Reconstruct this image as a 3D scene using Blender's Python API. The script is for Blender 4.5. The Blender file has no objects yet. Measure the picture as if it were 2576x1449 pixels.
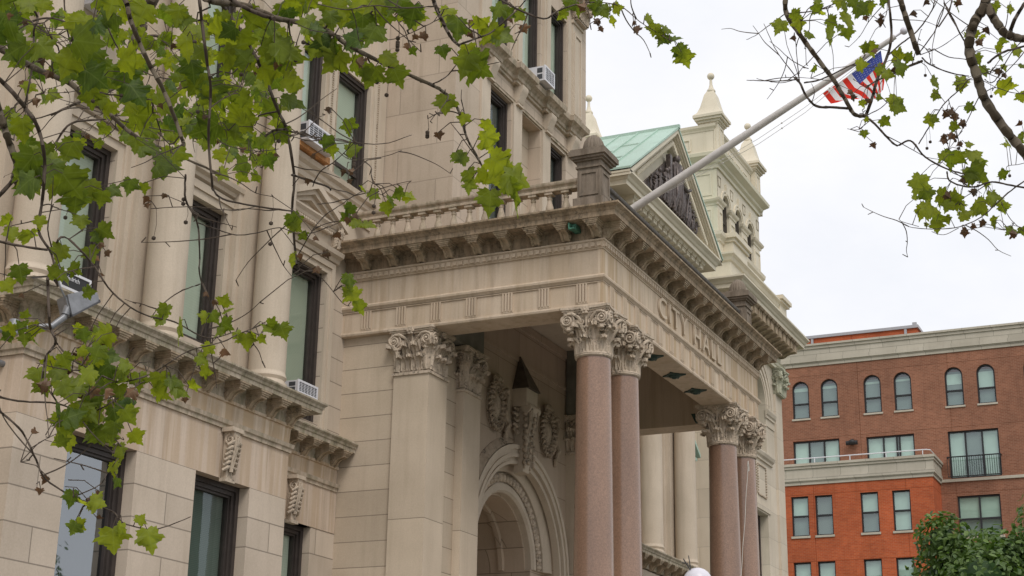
import bpy, math, random
from mathutils import Vector, Matrix, noise
from math import pi, sin, cos, radians, atan2, sqrt
S = bpy.context.scene
COL = S.collection
# ------------------------------------------------------------------ camera frame
CF, CYAW, CPIT, CROL = 3957.05, .438308, .3207645, .0174727
CC = Vector((0, 0, 1.6))
_f = Vector((cos(CPIT)*cos(CYAW), cos(CPIT)*sin(CYAW), sin(CPIT)))
_r = Vector((sin(CYAW), -cos(CYAW), 0)); _u = _r.cross(_f)
CR = cos(CROL)*_r + sin(CROL)*_u; CU = -sin(CROL)*_r + cos(CROL)*_u; CW = _f
def ray(px, py): return CW + CR*((px-1288)/CF) - CU*((py-724.5)/CF)
def at(px, py, d): return CC + ray(px, py)*d
# ------------------------------------------------------------------ mesh builder
class MB:
    def __init__(s): s.v = []; s.f = []; s.a = None
    def add(s, vs, fs):
        n = len(s.v); s.v.extend(tuple(v) for v in vs); s.f.extend([tuple(n+i for i in f) for f in fs]); return s
    def box(s, x0, x1, y0, y1, z0, z1):
        return s.add([(x0,y0,z0),(x1,y0,z0),(x1,y1,z0),(x0,y1,z0),(x0,y0,z1),(x1,y0,z1),(x1,y1,z1),(x0,y1,z1)],
                     [(0,3,2,1),(4,5,6,7),(0,1,5,4),(1,2,6,5),(2,3,7,6),(3,0,4,7)])
    def prism(s, poly, ax, a, b):
        # poly 2D in the two other axes (cyclic order: x->(y,z), y->(x,z), z->(x,y))
        def m(p, t):
            return (t,p[0],p[1]) if ax == 0 else ((p[0],t,p[1]) if ax == 1 else (p[0],p[1],t))
        n = len(poly); vs = [m(p,a) for p in poly]+[m(p,b) for p in poly]
        fs = [tuple(range(n))[::-1], tuple(range(n,2*n))]+[(i,(i+1)%n,n+(i+1)%n,n+i) for i in range(n)]
        return s.add(vs, fs)
    def sweep(s, prof, path, caps=True):
        # prof: [(out,z)], path: [(x,y)]; out = right hand side of travel, mitred
        n = len(path); dirs = []
        for i in range(n-1):
            d = Vector((path[i+1][0]-path[i][0], path[i+1][1]-path[i][1])); dirs.append(d.normalized())
        vs = []; k = len(prof)
        for i in range(n):
            if i == 0: o = Vector((dirs[0].y,-dirs[0].x)); sc = 1
            elif i == n-1: o = Vector((dirs[-1].y,-dirs[-1].x)); sc = 1
            else:
                o1 = Vector((dirs[i-1].y,-dirs[i-1].x)); o2 = Vector((dirs[i].y,-dirs[i].x))
                o = (o1+o2).normalized(); sc = 1/max(.2, o.dot(o1))
            for (q, z) in prof: vs.append((path[i][0]+o.x*q*sc, path[i][1]+o.y*q*sc, z))
        fs = []
        for i in range(n-1):
            for j in range(k):
                a = i*k+j; b = i*k+(j+1)%k; fs.append((a, b, b+k, a+k))
        if caps: fs.append(tuple(range(k))); fs.append(tuple((n-1)*k+j for j in range(k))[::-1])
        return s.add(vs, fs)
    def lathe(s, prof, c, n=24, a0=0, a1=2*pi, gad=0, ng=0):
        full = abs(a1-a0-2*pi) < 1e-6; m = n if full else n+1; k = len(prof); vs = []
        for i in range(m):
            a = a0+(a1-a0)*i/n; g = 1+gad*(abs(sin(a*ng/2)) if ng else 0)
            for (r, z) in prof: vs.append((c[0]+r*g*cos(a), c[1]+r*g*sin(a), c[2]+z))
        fs = []
        for i in range(n):
            i2 = (i+1) % m
            for j in range(k-1): fs.append((i*k+j, i2*k+j, i2*k+j+1, i*k+j+1))
        return s.add(vs, fs)
    def tube(s, pts, rad, n=8, cap=True):
        pts = [Vector(p) for p in pts]; m = len(pts)
        if not hasattr(rad, '__len__'): rad = [rad]*m
        vs = []; prev = None
        for i in range(m):
            t = (pts[min(i+1,m-1)]-pts[max(i-1,0)]).normalized()
            if prev is None:
                a = t.orthogonal().normalized()
            else:
                a = (prev - t*prev.dot(t)); a = a.normalized() if a.length > 1e-6 else t.orthogonal().normalized()
            prev = a; b = t.cross(a)
            for j in range(n):
                an = 2*pi*j/n; vs.append(pts[i]+(a*cos(an)+b*sin(an))*rad[i])
        fs = [(i*n+j, i*n+(j+1)%n, (i+1)*n+(j+1)%n, (i+1)*n+j) for i in range(m-1) for j in range(n)]
        if cap: fs += [tuple(range(n))[::-1], tuple((m-1)*n+j for j in range(n))]
        return s.add(vs, fs)
    def arc(s, prof, cx, cz, a0, a1, n=32):
        # prof [(r, y)] closed polygon swept in the XZ plane around (cx,cz)
        k = len(prof); vs = []
        for i in range(n+1):
            a = a0+(a1-a0)*i/n
            for (r, y) in prof: vs.append((cx+r*cos(a), y, cz+r*sin(a)))
        fs = [(i*k+j, i*k+(j+1)%k, (i+1)*k+(j+1)%k, (i+1)*k+j) for i in range(n) for j in range(k)]
        fs += [tuple(range(k)), tuple(n*k+j for j in range(k))[::-1]]
        return s.add(vs, fs)
    def sphere(s, c, r, n=12, sq=(1,1,1)):
        m = n//2; prof = [(sin(pi*j/m), -cos(pi*j/m)) for j in range(m+1)]
        b = MB().lathe(prof, (0,0,0), n)
        return s.add([(c[0]+v[0]*r*sq[0], c[1]+v[1]*r*sq[1], c[2]+v[2]*r*sq[2]) for v in b.v], b.f)
    def put(s, o, M):
        return s.add([M @ Vector(v) for v in o.v], o.f)
    def build(s, name, mat, parent=None, smooth=False, loc=None, label=None):
        me = bpy.data.meshes.new(name); me.from_pydata([tuple(v) for v in s.v], [], s.f)
        if s.a:
            at_ = me.color_attributes.new('tone', 'FLOAT_COLOR', 'POINT')
            for i, c in enumerate(s.a): at_.data[i].color = c
        me.materials.append(mat)
        if smooth:
            me.polygons.foreach_set('use_smooth', [True]*len(me.polygons))
            try: me.set_sharp_from_angle(angle=radians(38 if smooth is True else smooth))
            except Exception: pass
        me.update()
        o = bpy.data.objects.new(name, me); COL.objects.link(o)
        if loc is not None: o.location = loc
        if parent is not None: adopt(o, parent)
        if label: o['label'] = label
        return o
def adopt(o, p):
    o.parent = p
    o.matrix_parent_inverse = Matrix.Translation(-wloc(p))
def wloc(o):
    l = Vector(o.location)
    while o.parent is not None:
        l = l + wloc(o.parent) + o.matrix_parent_inverse.translation; break
    return l
def thing(name, loc, label, cat, group=None):
    o = bpy.data.objects.new(name, None); COL.objects.link(o); o.location = loc; o.empty_display_size = .3
    return tag(o, label, cat, group)
def tag(o, label, cat, group=None):
    o['label'] = label; o['category'] = cat
    if group: o['group'] = group
    return o
def struct(o, kind='structure'): o['kind'] = kind; return o
def dup(o, loc=None, parent=None, rotz=None):
    # copy a part (and its children); loc = new world location of the part
    c = o.copy(); COL.objects.link(c)
    if parent is not None: c.parent = parent; c.matrix_parent_inverse = o.matrix_parent_inverse.copy()
    if loc is not None: c.location = loc
    if rotz is not None: c.rotation_euler = (0,0,rotz)
    for ch in list(o.children):
        d = dup(ch, None, c)
    return c
def smooth_poly(pts, n=4):
    out = []
    P_ = [pts[0]]+pts+[pts[-1]]
    for i in range(1, len(P_)-2):
        for k in range(n):
            t = k/n; a, b, c, d = P_[i-1], P_[i], P_[i+1], P_[i+2]
            out.append(tuple(.5*((2*b[j])+(c[j]-a[j])*t+(2*a[j]-5*b[j]+4*c[j]-d[j])*t*t+(3*b[j]-a[j]-3*c[j]+d[j])*t**3) for j in range(len(b))))
    out.append(tuple(pts[-1])); return out
# ------------------------------------------------------------------ materials
def newmat(name):
    m = bpy.data.materials.new(name); m.use_nodes = True; nt = m.node_tree; nt.nodes.clear()
    out = nt.nodes.new('ShaderNodeOutputMaterial'); b = nt.nodes.new('ShaderNodeBsdfPrincipled')
    nt.links.new(b.outputs[0], out.inputs[0]); return m, nt, b, out
class N:
    def __init__(s, nt): s.nt = nt
    def n(s, t, **k):
        x = s.nt.nodes.new('ShaderNode'+t)
        for a, v in k.items(): setattr(x, a, v)
        return x
    def l(s, a, b): s.nt.links.new(a, b)
    def val(s, sock, v):
        if hasattr(v, 'is_output') or isinstance(v, bpy.types.NodeSocket): s.l(v, sock)
        else: sock.default_value = v
    def math(s, op, a, b=0., c=0.):
        x = s.n('Math', operation=op); s.val(x.inputs[0], a); s.val(x.inputs[1], b); s.val(x.inputs[2], c); return x.outputs[0]
    def noise(s, vec, scale, det=3, rough=.5):
        x = s.n('TexNoise'); s.l(vec, x.inputs['Vector']); x.inputs['Scale'].default_value = scale
        x.inputs['Detail'].default_value = det; x.inputs['Roughness'].default_value = rough; return x.outputs['Fac']
    def ramp(s, f, a, b, c0=(0,0,0,1), c1=(1,1,1,1)):
        x = s.n('ValToRGB'); s.l(f, x.inputs[0]); e = x.color_ramp.elements
        e[0].position = a; e[1].position = b; e[0].color = c0; e[1].color = c1; return x.outputs[0]
    def mix(s, f, a, b, mode='MIX'):
        x = s.n('MixRGB', blend_type=mode); s.val(x.inputs[0], f); s.val(x.inputs[1], a); s.val(x.inputs[2], b); return x.outputs[0]
    def pos(s): return s.n('NewGeometry').outputs['Position']
    def scale(s, v, k):
        x = s.n('VectorMath', operation='MULTIPLY'); s.l(v, x.inputs[0]); x.inputs[1].default_value = k; return x.outputs[0]
def c4(c): return (c[0], c[1], c[2], 1)
def mul(c, k): return (c[0]*k, c[1]*k, c[2]*k, 1)
def stone(name, base, row=.5, bw=1.5, z0=.2, joint=.011, jd=.5, streak=.35, moss=0., moss_c=(.09,.10,.045), tone2=None, rough=.85, blocks=.10, stain_c=None, local=False, bump=.35, tanvar=0., spots=0.):
    m, nt, b, out = newmat(name); g = N(nt)
    p = g.pos() if not local else g.n('TexCoord').outputs['Object']
    sp = g.n('SeparateXYZ'); g.l(p, sp.inputs[0])
    h = g.math('ADD', sp.outputs[0], sp.outputs[1])
    cb = g.n('CombineXYZ'); g.l(h, cb.inputs[0]); g.l(g.math('SUBTRACT', sp.outputs[2], z0), cb.inputs[1])
    base4 = c4(base)
    if row:
        br = g.n('TexBrick'); g.l(cb.outputs[0], br.inputs['Vector']); br.offset = .5
        br.inputs['Color1'].default_value = mul(base, 1+blocks*.5); br.inputs['Color2'].default_value = mul(base, 1-blocks)
        br.inputs['Mortar'].default_value = mul(base, jd); br.inputs['Scale'].default_value = 1
        br.inputs['Mortar Size'].default_value = joint; br.inputs['Brick Width'].default_value = bw; br.inputs['Row Height'].default_value = row
        br.inputs['Mortar Smooth'].default_value = .1; col = br.outputs['Color']; jf = br.outputs['Fac']
    else: 
        rgb = g.n('RGB'); rgb.outputs[0].default_value = base4; col = rgb.outputs[0]; jf = None
    n1 = g.noise(p, .9, 4); n2 = g.noise(p, 45, 4, .65); 
    col = g.mix(.55, col, g.ramp(n1, .3, .72, (.80,.78,.74,1), (1.10,1.09,1.08,1)), 'MULTIPLY')
    col = g.mix(.5, col, g.ramp(n2, .3, .7, (.84,.83,.82,1), (1.1,1.1,1.1,1)), 'MULTIPLY')
    sv = g.scale(p, (3.2, 3.2, .28)); ns = g.noise(sv, 1.6, 6, .62)
    if streak: col = g.mix(g.math('MULTIPLY', g.ramp(ns, .50, .74), streak), col, c4(stain_c or (base[0]*.42, base[1]*.37, base[2]*.30)))
    if tanvar:
        nv = g.noise(g.scale(p, (2.6,2.6,.10)), 1.3, 3, .6)
        col = g.mix(g.math('MULTIPLY', g.ramp(nv, .45,.53), tanvar), col, (base[0]*.78, base[1]*.70, base[2]*.57, 1))
        nv2 = g.noise(g.scale(p, (4.1,4.1,.12)), 1.9, 3, .6)
        col = g.mix(g.math('MULTIPLY', g.ramp(nv2, .54,.60), tanvar*.8), col, (base[0]*1.15, base[1]*1.18, base[2]*1.20, 1))
    if moss:
        nm = g.noise(g.scale(p, (5,5,2.2)), 1.2, 6, .7)
        up = g.n('SeparateXYZ'); g.l(g.n('NewGeometry').outputs['Normal'], up.inputs[0])
        col = g.mix(g.math('MULTIPLY', g.ramp(nm, .42, .68), moss), col, c4(moss_c))
        nd = g.noise(g.scale(p, (9,9,1.2)), 1.5, 5, .7)
        col = g.mix(g.math('MULTIPLY', g.ramp(nd, .48, .75), moss*.8), col, (.05,.045,.035,1))
    if spots:
        s1 = g.ramp(g.noise(p, 17, 5, .75), .50, .60); s2 = g.ramp(g.noise(p, 3.2, 4, .6), .42, .62); col = g.mix(g.math('MULTIPLY', g.math('MULTIPLY', s1, s2), spots), col, (.035,.028,.022,1))
    g.l(col, b.inputs['Base Color']); b.inputs['Roughness'].default_value = rough
    b.inputs['Specular IOR Level'].default_value = .25
    hh = g.math('MULTIPLY', n2, .12)
    if jf is not None: hh = g.math('SUBTRACT', hh, g.math('MULTIPLY', jf, .6))
    bp = g.n('Bump'); bp.inputs['Strength'].default_value = bump; bp.inputs['Distance'].default_value = .02
    g.l(hh, bp.inputs['Height']); g.l(bp.outputs[0], b.inputs['Normal'])
    return m
def clothmat(name, c):
    m, nt, b, out = newmat(name); g = N(nt); nt.nodes.remove(b)
    d = g.n('BsdfDiffuse'); d.inputs[0].default_value = c4(c); t = g.n('BsdfTranslucent'); t.inputs[0].default_value = c4(c)
    mx = g.n('MixShader'); mx.inputs[0].default_value = .5; g.l(d.outputs[0], mx.inputs[1]); g.l(t.outputs[0], mx.inputs[2]); g.l(mx.outputs[0], out.inputs[0]); return m
def plain(name, c, rough=.6, metal=0., var=.15, sc=8, spec=.4, emit=0):
    m, nt, b, out = newmat(name); g = N(nt); p = g.pos()
    n1 = g.noise(p, sc, 4, .6)
    g.l(g.mix(1, c4(c), g.ramp(n1, .3, .7, (1-var,1-var,1-var,1), (1+var,1+var,1+var,1)), 'MULTIPLY'), b.inputs['Base Color'])
    b.inputs['Roughness'].default_value = rough; b.inputs['Metallic'].default_value = metal; b.inputs['Specular IOR Level'].default_value = spec
    return m
def brickmat(name, c1, c2, mort):
    m, nt, b, out = newmat(name); g = N(nt); p = g.pos()
    sp = g.n('SeparateXYZ'); g.l(p, sp.inputs[0]); cb = g.n('CombineXYZ')
    g.l(g.math('ADD', sp.outputs[0], sp.outputs[1]), cb.inputs[0]); g.l(sp.outputs[2], cb.inputs[1])
    br = g.n('TexBrick'); g.l(cb.outputs[0], br.inputs['Vector']); br.inputs['Color1'].default_value = c4(c1); br.inputs['Color2'].default_value = c4(c2)
    br.inputs['Mortar'].default_value = c4(mort); br.inputs['Scale'].default_value = 1; br.inputs['Mortar Size'].default_value = .008
    br.inputs['Brick Width'].default_value = .24; br.inputs['Row Height'].default_value = .085
    # control joints every storey and every few metres
    br2 = g.n('TexBrick'); g.l(cb.outputs[0], br2.inputs['Vector']); br2.offset = 0
    br2.inputs['Color1'].default_value = (1,1,1,1); br2.inputs['Color2'].default_value = (.93,.93,.93,1); br2.inputs['Mortar'].default_value = (.6,.55,.5,1)
    br2.inputs['Scale'].default_value = 1; br2.inputs['Mortar Size'].default_value = .018; br2.inputs['Brick Width'].default_value = 5.1; br2.inputs['Row Height'].default_value = 3.72
    col = g.mix(1, br.outputs['Color'], br2.outputs['Color'], 'MULTIPLY')
    col = g.mix(.85, col, g.ramp(g.noise(p, .45, 6, .65), .3, .7, (.74,.76,.78,1), (1.16,1.14,1.12,1)), 'MULTIPLY')
    col = g.mix(g.math('MULTIPLY', g.ramp(g.noise(g.scale(p, (2.2,2.2,.22)), 1.4, 5, .65), .54, .74), .45), col, (c1[0]*.5, c1[1]*.55, c1[2]*.6, 1))
    col = g.mix(.5, col, g.ramp(g.noise(g.scale(p,(1,1,3)), 2.5, 5,.7), .35, .7, (.75,.75,.75,1), (1.15,1.15,1.15,1)), 'MULTIPLY')
    g.l(col, b.inputs['Base Color']); b.inputs['Roughness'].default_value = .9; b.inputs['Specular IOR Level'].default_value = .2
    return m
def glassmat(name, tint=(.88,.92,.88), refl=.05, fk=.35):
    m, nt, b, out = newmat(name); g = N(nt); nt.nodes.remove(b)
    tr = g.n('BsdfTransparent'); tr.inputs[0].default_value = c4(tint); gl = g.n('BsdfGlossy'); gl.inputs['Roughness'].default_value = .015
    gl.inputs['Color'].default_value = (.9,.95,1,1)
    lw = g.n('LayerWeight'); lw.inputs['Blend'].default_value = .35
    f = g.math('MINIMUM', g.math('ADD', g.math('MULTIPLY', lw.outputs['Fresnel'], fk), refl), 1.)
    bp = g.n('Bump'); bp.inputs['Strength'].default_value = .05; bp.inputs['Distance'].default_value = .02; g.l(g.noise(g.pos(), 1.2, 2), bp.inputs['Height'])
    g.l(bp.outputs[0], gl.inputs['Normal'])
    mx = g.n('MixShader'); g.l(f, mx.inputs[0]); g.l(tr.outputs[0], mx.inputs[1]); g.l(gl.outputs[0], mx.inputs[2]); g.l(mx.outputs[0], out.inputs[0])
    return m
def blindmat(name, c, pitch=.03, dark=.7):
    m, nt, b, out = newmat(name); g = N(nt); sp = g.n('SeparateXYZ'); g.l(g.pos(), sp.inputs[0])
    f = g.math('FRACT', g.math('DIVIDE', sp.outputs[2], pitch)); f = g.ramp(f, .05, .35, mul((1,1,1), dark), (1,1,1,1))
    g.l(g.mix(1, c4(c), f, 'MULTIPLY'), b.inputs['Base Color']); b.inputs['Roughness'].default_value = .7
    return m
M = {}
ST = (.555,.470,.385)
M['wall'] = stone('limestone_ashlar', ST, row=.5, bw=2.9, z0=.2, streak=.22)
M['lintel'] = stone('lintel_course_stone', (.56,.455,.365), row=0, streak=.55, tanvar=.48)
M['pier'] = stone('pier_stone', (.575,.482,.378), row=2.9, bw=30, z0=1.1, streak=.15, joint=.008)
M['side'] = stone('limestone_side', (.535,.447,.350), row=.50, bw=80, z0=.02, streak=.20, joint=.009)
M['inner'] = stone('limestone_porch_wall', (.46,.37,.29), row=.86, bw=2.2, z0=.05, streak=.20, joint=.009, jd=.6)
M['pavil'] = stone('limestone_pavilion', (.53,.44,.355), row=.84, bw=1.9, z0=.25, streak=.30, joint=.012, jd=.72)
M['smooth'] = stone('limestone_dressed', (.545,.466,.378), row=0, streak=.25)
M['trim'] = stone('limestone_trim', (.52,.43,.34), row=0, streak=.65, moss=.50)
M['mossy'] = stone('mossy_cornice_stone', (.49,.42,.335), row=0, streak=.6, moss=.62, moss_c=(.12,.125,.05), spots=.4)
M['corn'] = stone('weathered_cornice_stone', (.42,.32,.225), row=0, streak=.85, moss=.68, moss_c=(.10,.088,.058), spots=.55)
M['frieze'] = stone('streaked_frieze_stone', (.56,.455,.35), row=0, streak=.75, tanvar=.75)
M['letter'] = stone('letter_stone', (.60,.50,.39), row=0, streak=.4)
M['friezeS'] = stone('frieze_side_stone', (.56,.46,.36), row=0, streak=.5, tanvar=.25)
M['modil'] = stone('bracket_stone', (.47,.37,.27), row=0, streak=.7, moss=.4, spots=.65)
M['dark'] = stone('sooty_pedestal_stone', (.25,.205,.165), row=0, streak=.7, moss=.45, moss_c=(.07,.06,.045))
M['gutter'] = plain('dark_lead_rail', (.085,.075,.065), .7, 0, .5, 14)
M['capst'] = stone('carved_capital_stone', (.58,.485,.39), row=0, streak=.5, moss=.15, spots=.75, stain_c=(.12,.09,.06))
M['carve'] = stone('carved_relief_stone', (.47,.385,.30), row=0, streak=.6, moss=.3, spots=1., moss_c=(.06,.045,.03))
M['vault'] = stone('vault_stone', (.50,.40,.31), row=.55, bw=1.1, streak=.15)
M['cream'] = stone('cream_painted_cornice', (.66,.60,.485), row=0, streak=.28, stain_c=(.45,.44,.34), rough=.6, bump=.1)
M['creamg'] = stone('cream_paint_green_tinge', (.64,.60,.47), row=0, streak=.30, stain_c=(.42,.49,.36), rough=.6, bump=.1)
M['pale'] = stone('pale_right_pavilion_stone', (.60,.53,.435), row=.95, bw=2.4, z0=.3, streak=.15, jd=.78)
M['palecap'] = stone('pale_green_capital_stone', (.50,.50,.40), row=0, streak=.5, moss=.2, stain_c=(.2,.28,.18))
M['copper'] = stone('green_copper_roof', (.40,.54,.47), row=0, streak=.35, stain_c=(.42,.62,.52), rough=.55, bump=.1)
M['scup'] = plain('dark_green_copper', (.07,.20,.14), .6, 0, .5, 20)
M['verd'] = plain('verdigris_metal', (.028,.055,.045), .6, .2, .4, 20)
M['bronze'] = plain('dark_bronze_relief', (.11,.088,.082), .42, .3, .45, 14)
M['panel'] = plain('grey_green_sheet', (.17,.165,.14), .7, 0, .35, 2)
M['steel'] = plain('dull_grey_sheet', (.10,.085,.07), .6, .3, .3, 6)
M['pole'] = plain('grey_painted_pole', (.56,.53,.51), .4, .0, .12, 4)
M['frame'] = plain('dark_bronze_window_frame', (.050,.040,.036), .45, .1, .15, 6)
M['frameb'] = plain('black_window_frame', (.02,.02,.022), .45, .1, .15, 6)
M['wood'] = plain('orange_raw_board', (.50,.24,.09), .7, 0, .3, 9)
M['white'] = plain('white_enamel', (.66,.66,.70), .4, 0, .06, 5)
M['grille'] = plain('dark_grille', (.07,.075,.085), .5, .2, .2, 30)
M['black'] = plain('black_plastic', (.02,.02,.022), .5)
M['lampgrey'] = plain('weathered_grey_aluminium', (.22,.225,.24), .4, .3, .2, 9)
M['lampdark'] = plain('dark_grey_housing', (.075,.075,.08), .5, .2, .2, 9)
M['lens'] = plain('dusty_lamp_lens', (.22,.21,.17), .25, 0, .2, 12)
M['globe'] = plain('frosted_lamp_globe', (.62,.60,.66), .35, 0, .05, 3)
M['rope'] = plain('white_rope', (.50,.48,.44), .9)
M['conc'] = stone('grey_cast_stone', (.48,.44,.37), row=0, streak=.2, bump=.1)
M['concj'] = stone('grey_cast_stone_panels', (.48,.44,.37), row=1.3, bw=1.55, z0=0, streak=.15, joint=.012, bump=.1)
M['flash'] = plain('grey_metal_flashing', (.36,.36,.38), .5, .2, .05)
M['brb'] = brickmat('brown_brick', (.305,.130,.078), (.24,.098,.058), (.35,.21,.145))
M['brr'] = brickmat('orange_red_brick', (.50,.115,.040), (.41,.085,.030), (.42,.17,.10))
M['glass'] = glassmat('window_glass')
M['glassr'] = glassmat('mirroring_window_glass', (.45,.55,.58), .22, .8)
M['glassb'] = glassmat('far_window_glass', (.85,.93,.9), .10, .5)
M['blind'] = blindmat('pale_green_blind', (.60,.645,.56), .05, .92)
M['blind2'] = blindmat('slatted_green_blind', (.50,.54,.45), .028, .74)
M['blindd'] = blindmat('dark_green_blind', (.10,.14,.125), .03, .6)
M['shade'] = plain('pale_roller_shade', (.46,.56,.50), .8, 0, .06, 1.5)
M['room'] = plain('dim_interior', (.085,.10,.095), .9, 0, .3, 1.2)  # darkness of unlit rooms, put into the colour
M['dim'] = plain('dim_grey_pane_tone', (.19,.235,.22), .8, 0, .10, 1.2)  # dimness of the room behind the panes, put into the colour
M['curtain'] = blindmat('grey_curtain', (.18,.21,.19), 50, 1)
def granite():
    m, nt, b, out = newmat('polished_red_granite'); g = N(nt); p = g.pos()
    v = g.n('TexVoronoi'); g.l(p, v.inputs['Vector']); v.inputs['Scale'].default_value = 38
    c = g.mix(1, (.255,.160,.112,1), g.ramp(g.noise(p, 30, 5, .85), .36, .66, (.80,.78,.77,1), (1.27,1.25,1.22,1)), 'MULTIPLY')
    c = g.mix(g.ramp(v.outputs['Distance'], .0, .35, (.55,.55,.55,1), (0,0,0,1)), c, (.10,.06,.055,1))
    c = g.mix(.6, c, g.ramp(g.noise(g.scale(p,(1.5,1.5,.3)), 1.2, 4), .3, .7, (.66,.64,.66,1), (1.28,1.24,1.20,1)), 'MULTIPLY')
    g.l(c, b.inputs['Base Color']); b.inputs['Roughness'].default_value = .22; b.inputs['Specular IOR Level'].default_value = .7
    return m
M['granite'] = granite()
SUNE, EXPO = 1.65, 0.08
hall = thing('city_hall', (31.6, 16, 0), 'old beige limestone city hall with a pink granite columned entrance porch', 'city hall')
def P(mb, name, mat, smooth=False, parent=None, label=None): return mb.build(name, M[mat], parent or hall, smooth, None, label)
def holes(mb, x0, x1, z0, z1, y0, y1, hs, ax='y'):
    xs = sorted({x0, x1, *[h[0] for h in hs], *[h[1] for h in hs]}); xs = [x for x in xs if x0 <= x <= x1]
    for a, b in zip(xs, xs[1:]):
        m = (a+b)/2; cuts = sorted([(h[2], h[3]) for h in hs if h[0] < m < h[1]]); z = z0
        for (c, d) in cuts+[(z1, z1)]:
            if c > z+1e-6:
                if ax == 'y': mb.box(a, b, y0, y1, z, c)
                else: mb.box(y0, y1, a, b, z, c)
            z = max(z, d)
    return mb
def window(x0, x1, z0, z1, y, mat='blind', mid=None, fw=.16, glass='glass', frame='frame', parent=None, arch=False, deep=.34, muntin=None):
    # window standing in a wall facing -y; y = face of the frame
    f = MB(); p = parent or hall; xm = (x0+x1)/2; R = (x1-x0)/2
    zt = z1-R if arch else z1
    for k, (w, d) in enumerate(((fw*.45, 0.), (fw*.8, .04), (fw, .075))):
        a, b = x0+(0 if k == 0 else fw*(.45, .8)[k-1]), x0+w
        f.box(a, b, y+d, y+d+.1, z0, zt); f.box(x1-(b-x0), x1-(a-x0), y+d, y+d+.1, z0, zt)
        if not arch: f.box(b, x1-(b-x0), y+d, y+d+.1, z1-(b-x0), z1-(a-x0))
        f.box(b, x1-(b-x0), y+d, y+d+.1, z0+(a-x0)*.6, z0+(b-x0)*.6)
        if arch: f.arc([(R-(a-x0), y+d), (R-(b-x0), y+d), (R-(b-x0), y+d+.1), (R-(a-x0), y+d+.1)], xm, zt, 0, pi, 20)
    if mid: f.box(x0+fw*.6, x1-fw*.6, y+.06, y+.12, mid-.04, mid+.04)
    if muntin: f.box(muntin-.03, muntin+.03, y+.06, y+.12, z0, z1)
    w = P(f, 'window', frame, parent=p)
    g = MB(); bl = MB()
    def sheet(o, yy, ins):
        if arch:
            n = 20; pts = [(x0+ins, yy, z0), (x1-ins, yy, z0)]+[(xm+(R-ins)*cos(pi*i/n), yy, zt+(R-ins)*sin(pi*i/n)) for i in range(n+1)]
            o.add(pts, [tuple(range(len(pts)))])
        else: o.add([(x0+ins, yy, z0), (x1-ins, yy, z0), (x1-ins, yy, z1), (x0+ins, yy, z1)], [(0,1,2,3)])
    sheet(g, y+.125, fw*.5); g.build('pane', M[glass], w)
    sheet(bl, y+.185, 0.); bl.build('blind', M[mat], w)  # blind; with the room material, a dark sheet coloured as the unlit interior
    return w
def moulded_frame(x0, x1, z0, z1, y, w=.27, sides='LRT', steps=4, out=.10):
    # stepped architrave round an opening, standing proud of wall face y
    m = MB()
    for k in range(steps):
        a = w*k/steps; b = w*(k+1)/steps; o = out*(.45+.55*k/(steps-1))
        if k % 2: o -= .018
        if 'L' in sides: m.box(x0-b, x0-a, y-o, y, z0, z1+a)
        if 'R' in sides: m.box(x1+a, x1+b, y-o, y, z0, z1+a)
        if 'T' in sides: m.box(x0-b, x1+b, y-o, y, z1+a, z1+b)
    return m
# ---------------------------------------------------------------- walls of the left wing
YA, YB = 15.1, 16.2
mb = MB(); holes(mb, 16.23, 23.05, 0, 6.70, YA, YB-.003, [(17.34, 18.89, 2.9, 6.70), (20.40, 21.93, 2.9, 6.70)])
P(mb, 'ground_floor_wall', 'wall')
P(MB().box(16.23, 23.05, YA, YB-.003, 6.70, 7.98), 'lintel_course', 'lintel'); P(MB().box(23.05, 26.51, YB-.012, YB+.2, 6.70, 7.7), 'lintel_course', 'lintel')
mb = MB(); holes(mb, 6, 27.80, 0, 12.0, YB, 16.75, [(17.34, 18.89, 2.9, 6.70), (20.40, 21.93, 2.9, 6.70), (24.05, 25.65, 2.9, 6.70), (17.12, 19.00, 9.3, 11.87), (20.30, 22.16, 9.3, 11.87), (23.95, 25.68, 8.72, 11.85)])
P(mb, 'facade_wall', 'wall')
mb = MB(); holes(mb, 6, 27.80, 12.0, 21, YB, 16.75, [(17.12, 19.00, 14.2, 17.0), (20.30, 22.10, 14.2, 17.0), (23.75, 25.17, 13.98, 16.62), (25.66, 27.02, 13.95, 16.56)])
P(mb, 'facade_wall', 'smooth')
# ground windows
window(17.34, 18.89, 2.9, 6.70, YA+.20, 'room', glass='glassr', fw=.20)
window(20.40, 21.93, 2.9, 6.70, YA+.20, 'blindd', fw=.20)
window(24.05, 25.65, 2.9, 6.70, YB+.16, 'blind', fw=.20)
window(17.12, 19.00, 9.3, 11.87, YB+.10, 'blind', fw=.2)
window(20.30, 22.16, 9.3, 11.87, YB+.10, 'blind', fw=.2)
window(23.95, 25.68, 8.72, 11.85, YB+.10, 'blind2', fw=.2)
window(17.12, 19.00, 14.2, 17.0, YB+.10, 'blind', fw=.2)
window(20.30, 22.10, 14.2, 17.0, YB+.10, 'blind', fw=.2)
window(23.75, 25.17, 13.98, 16.62, YB+.05, 'blind', fw=.2)
window(25.66, 27.02, 13.95, 16.56, YB+.05, 'blind', fw=.2, mid=14.42)
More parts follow.
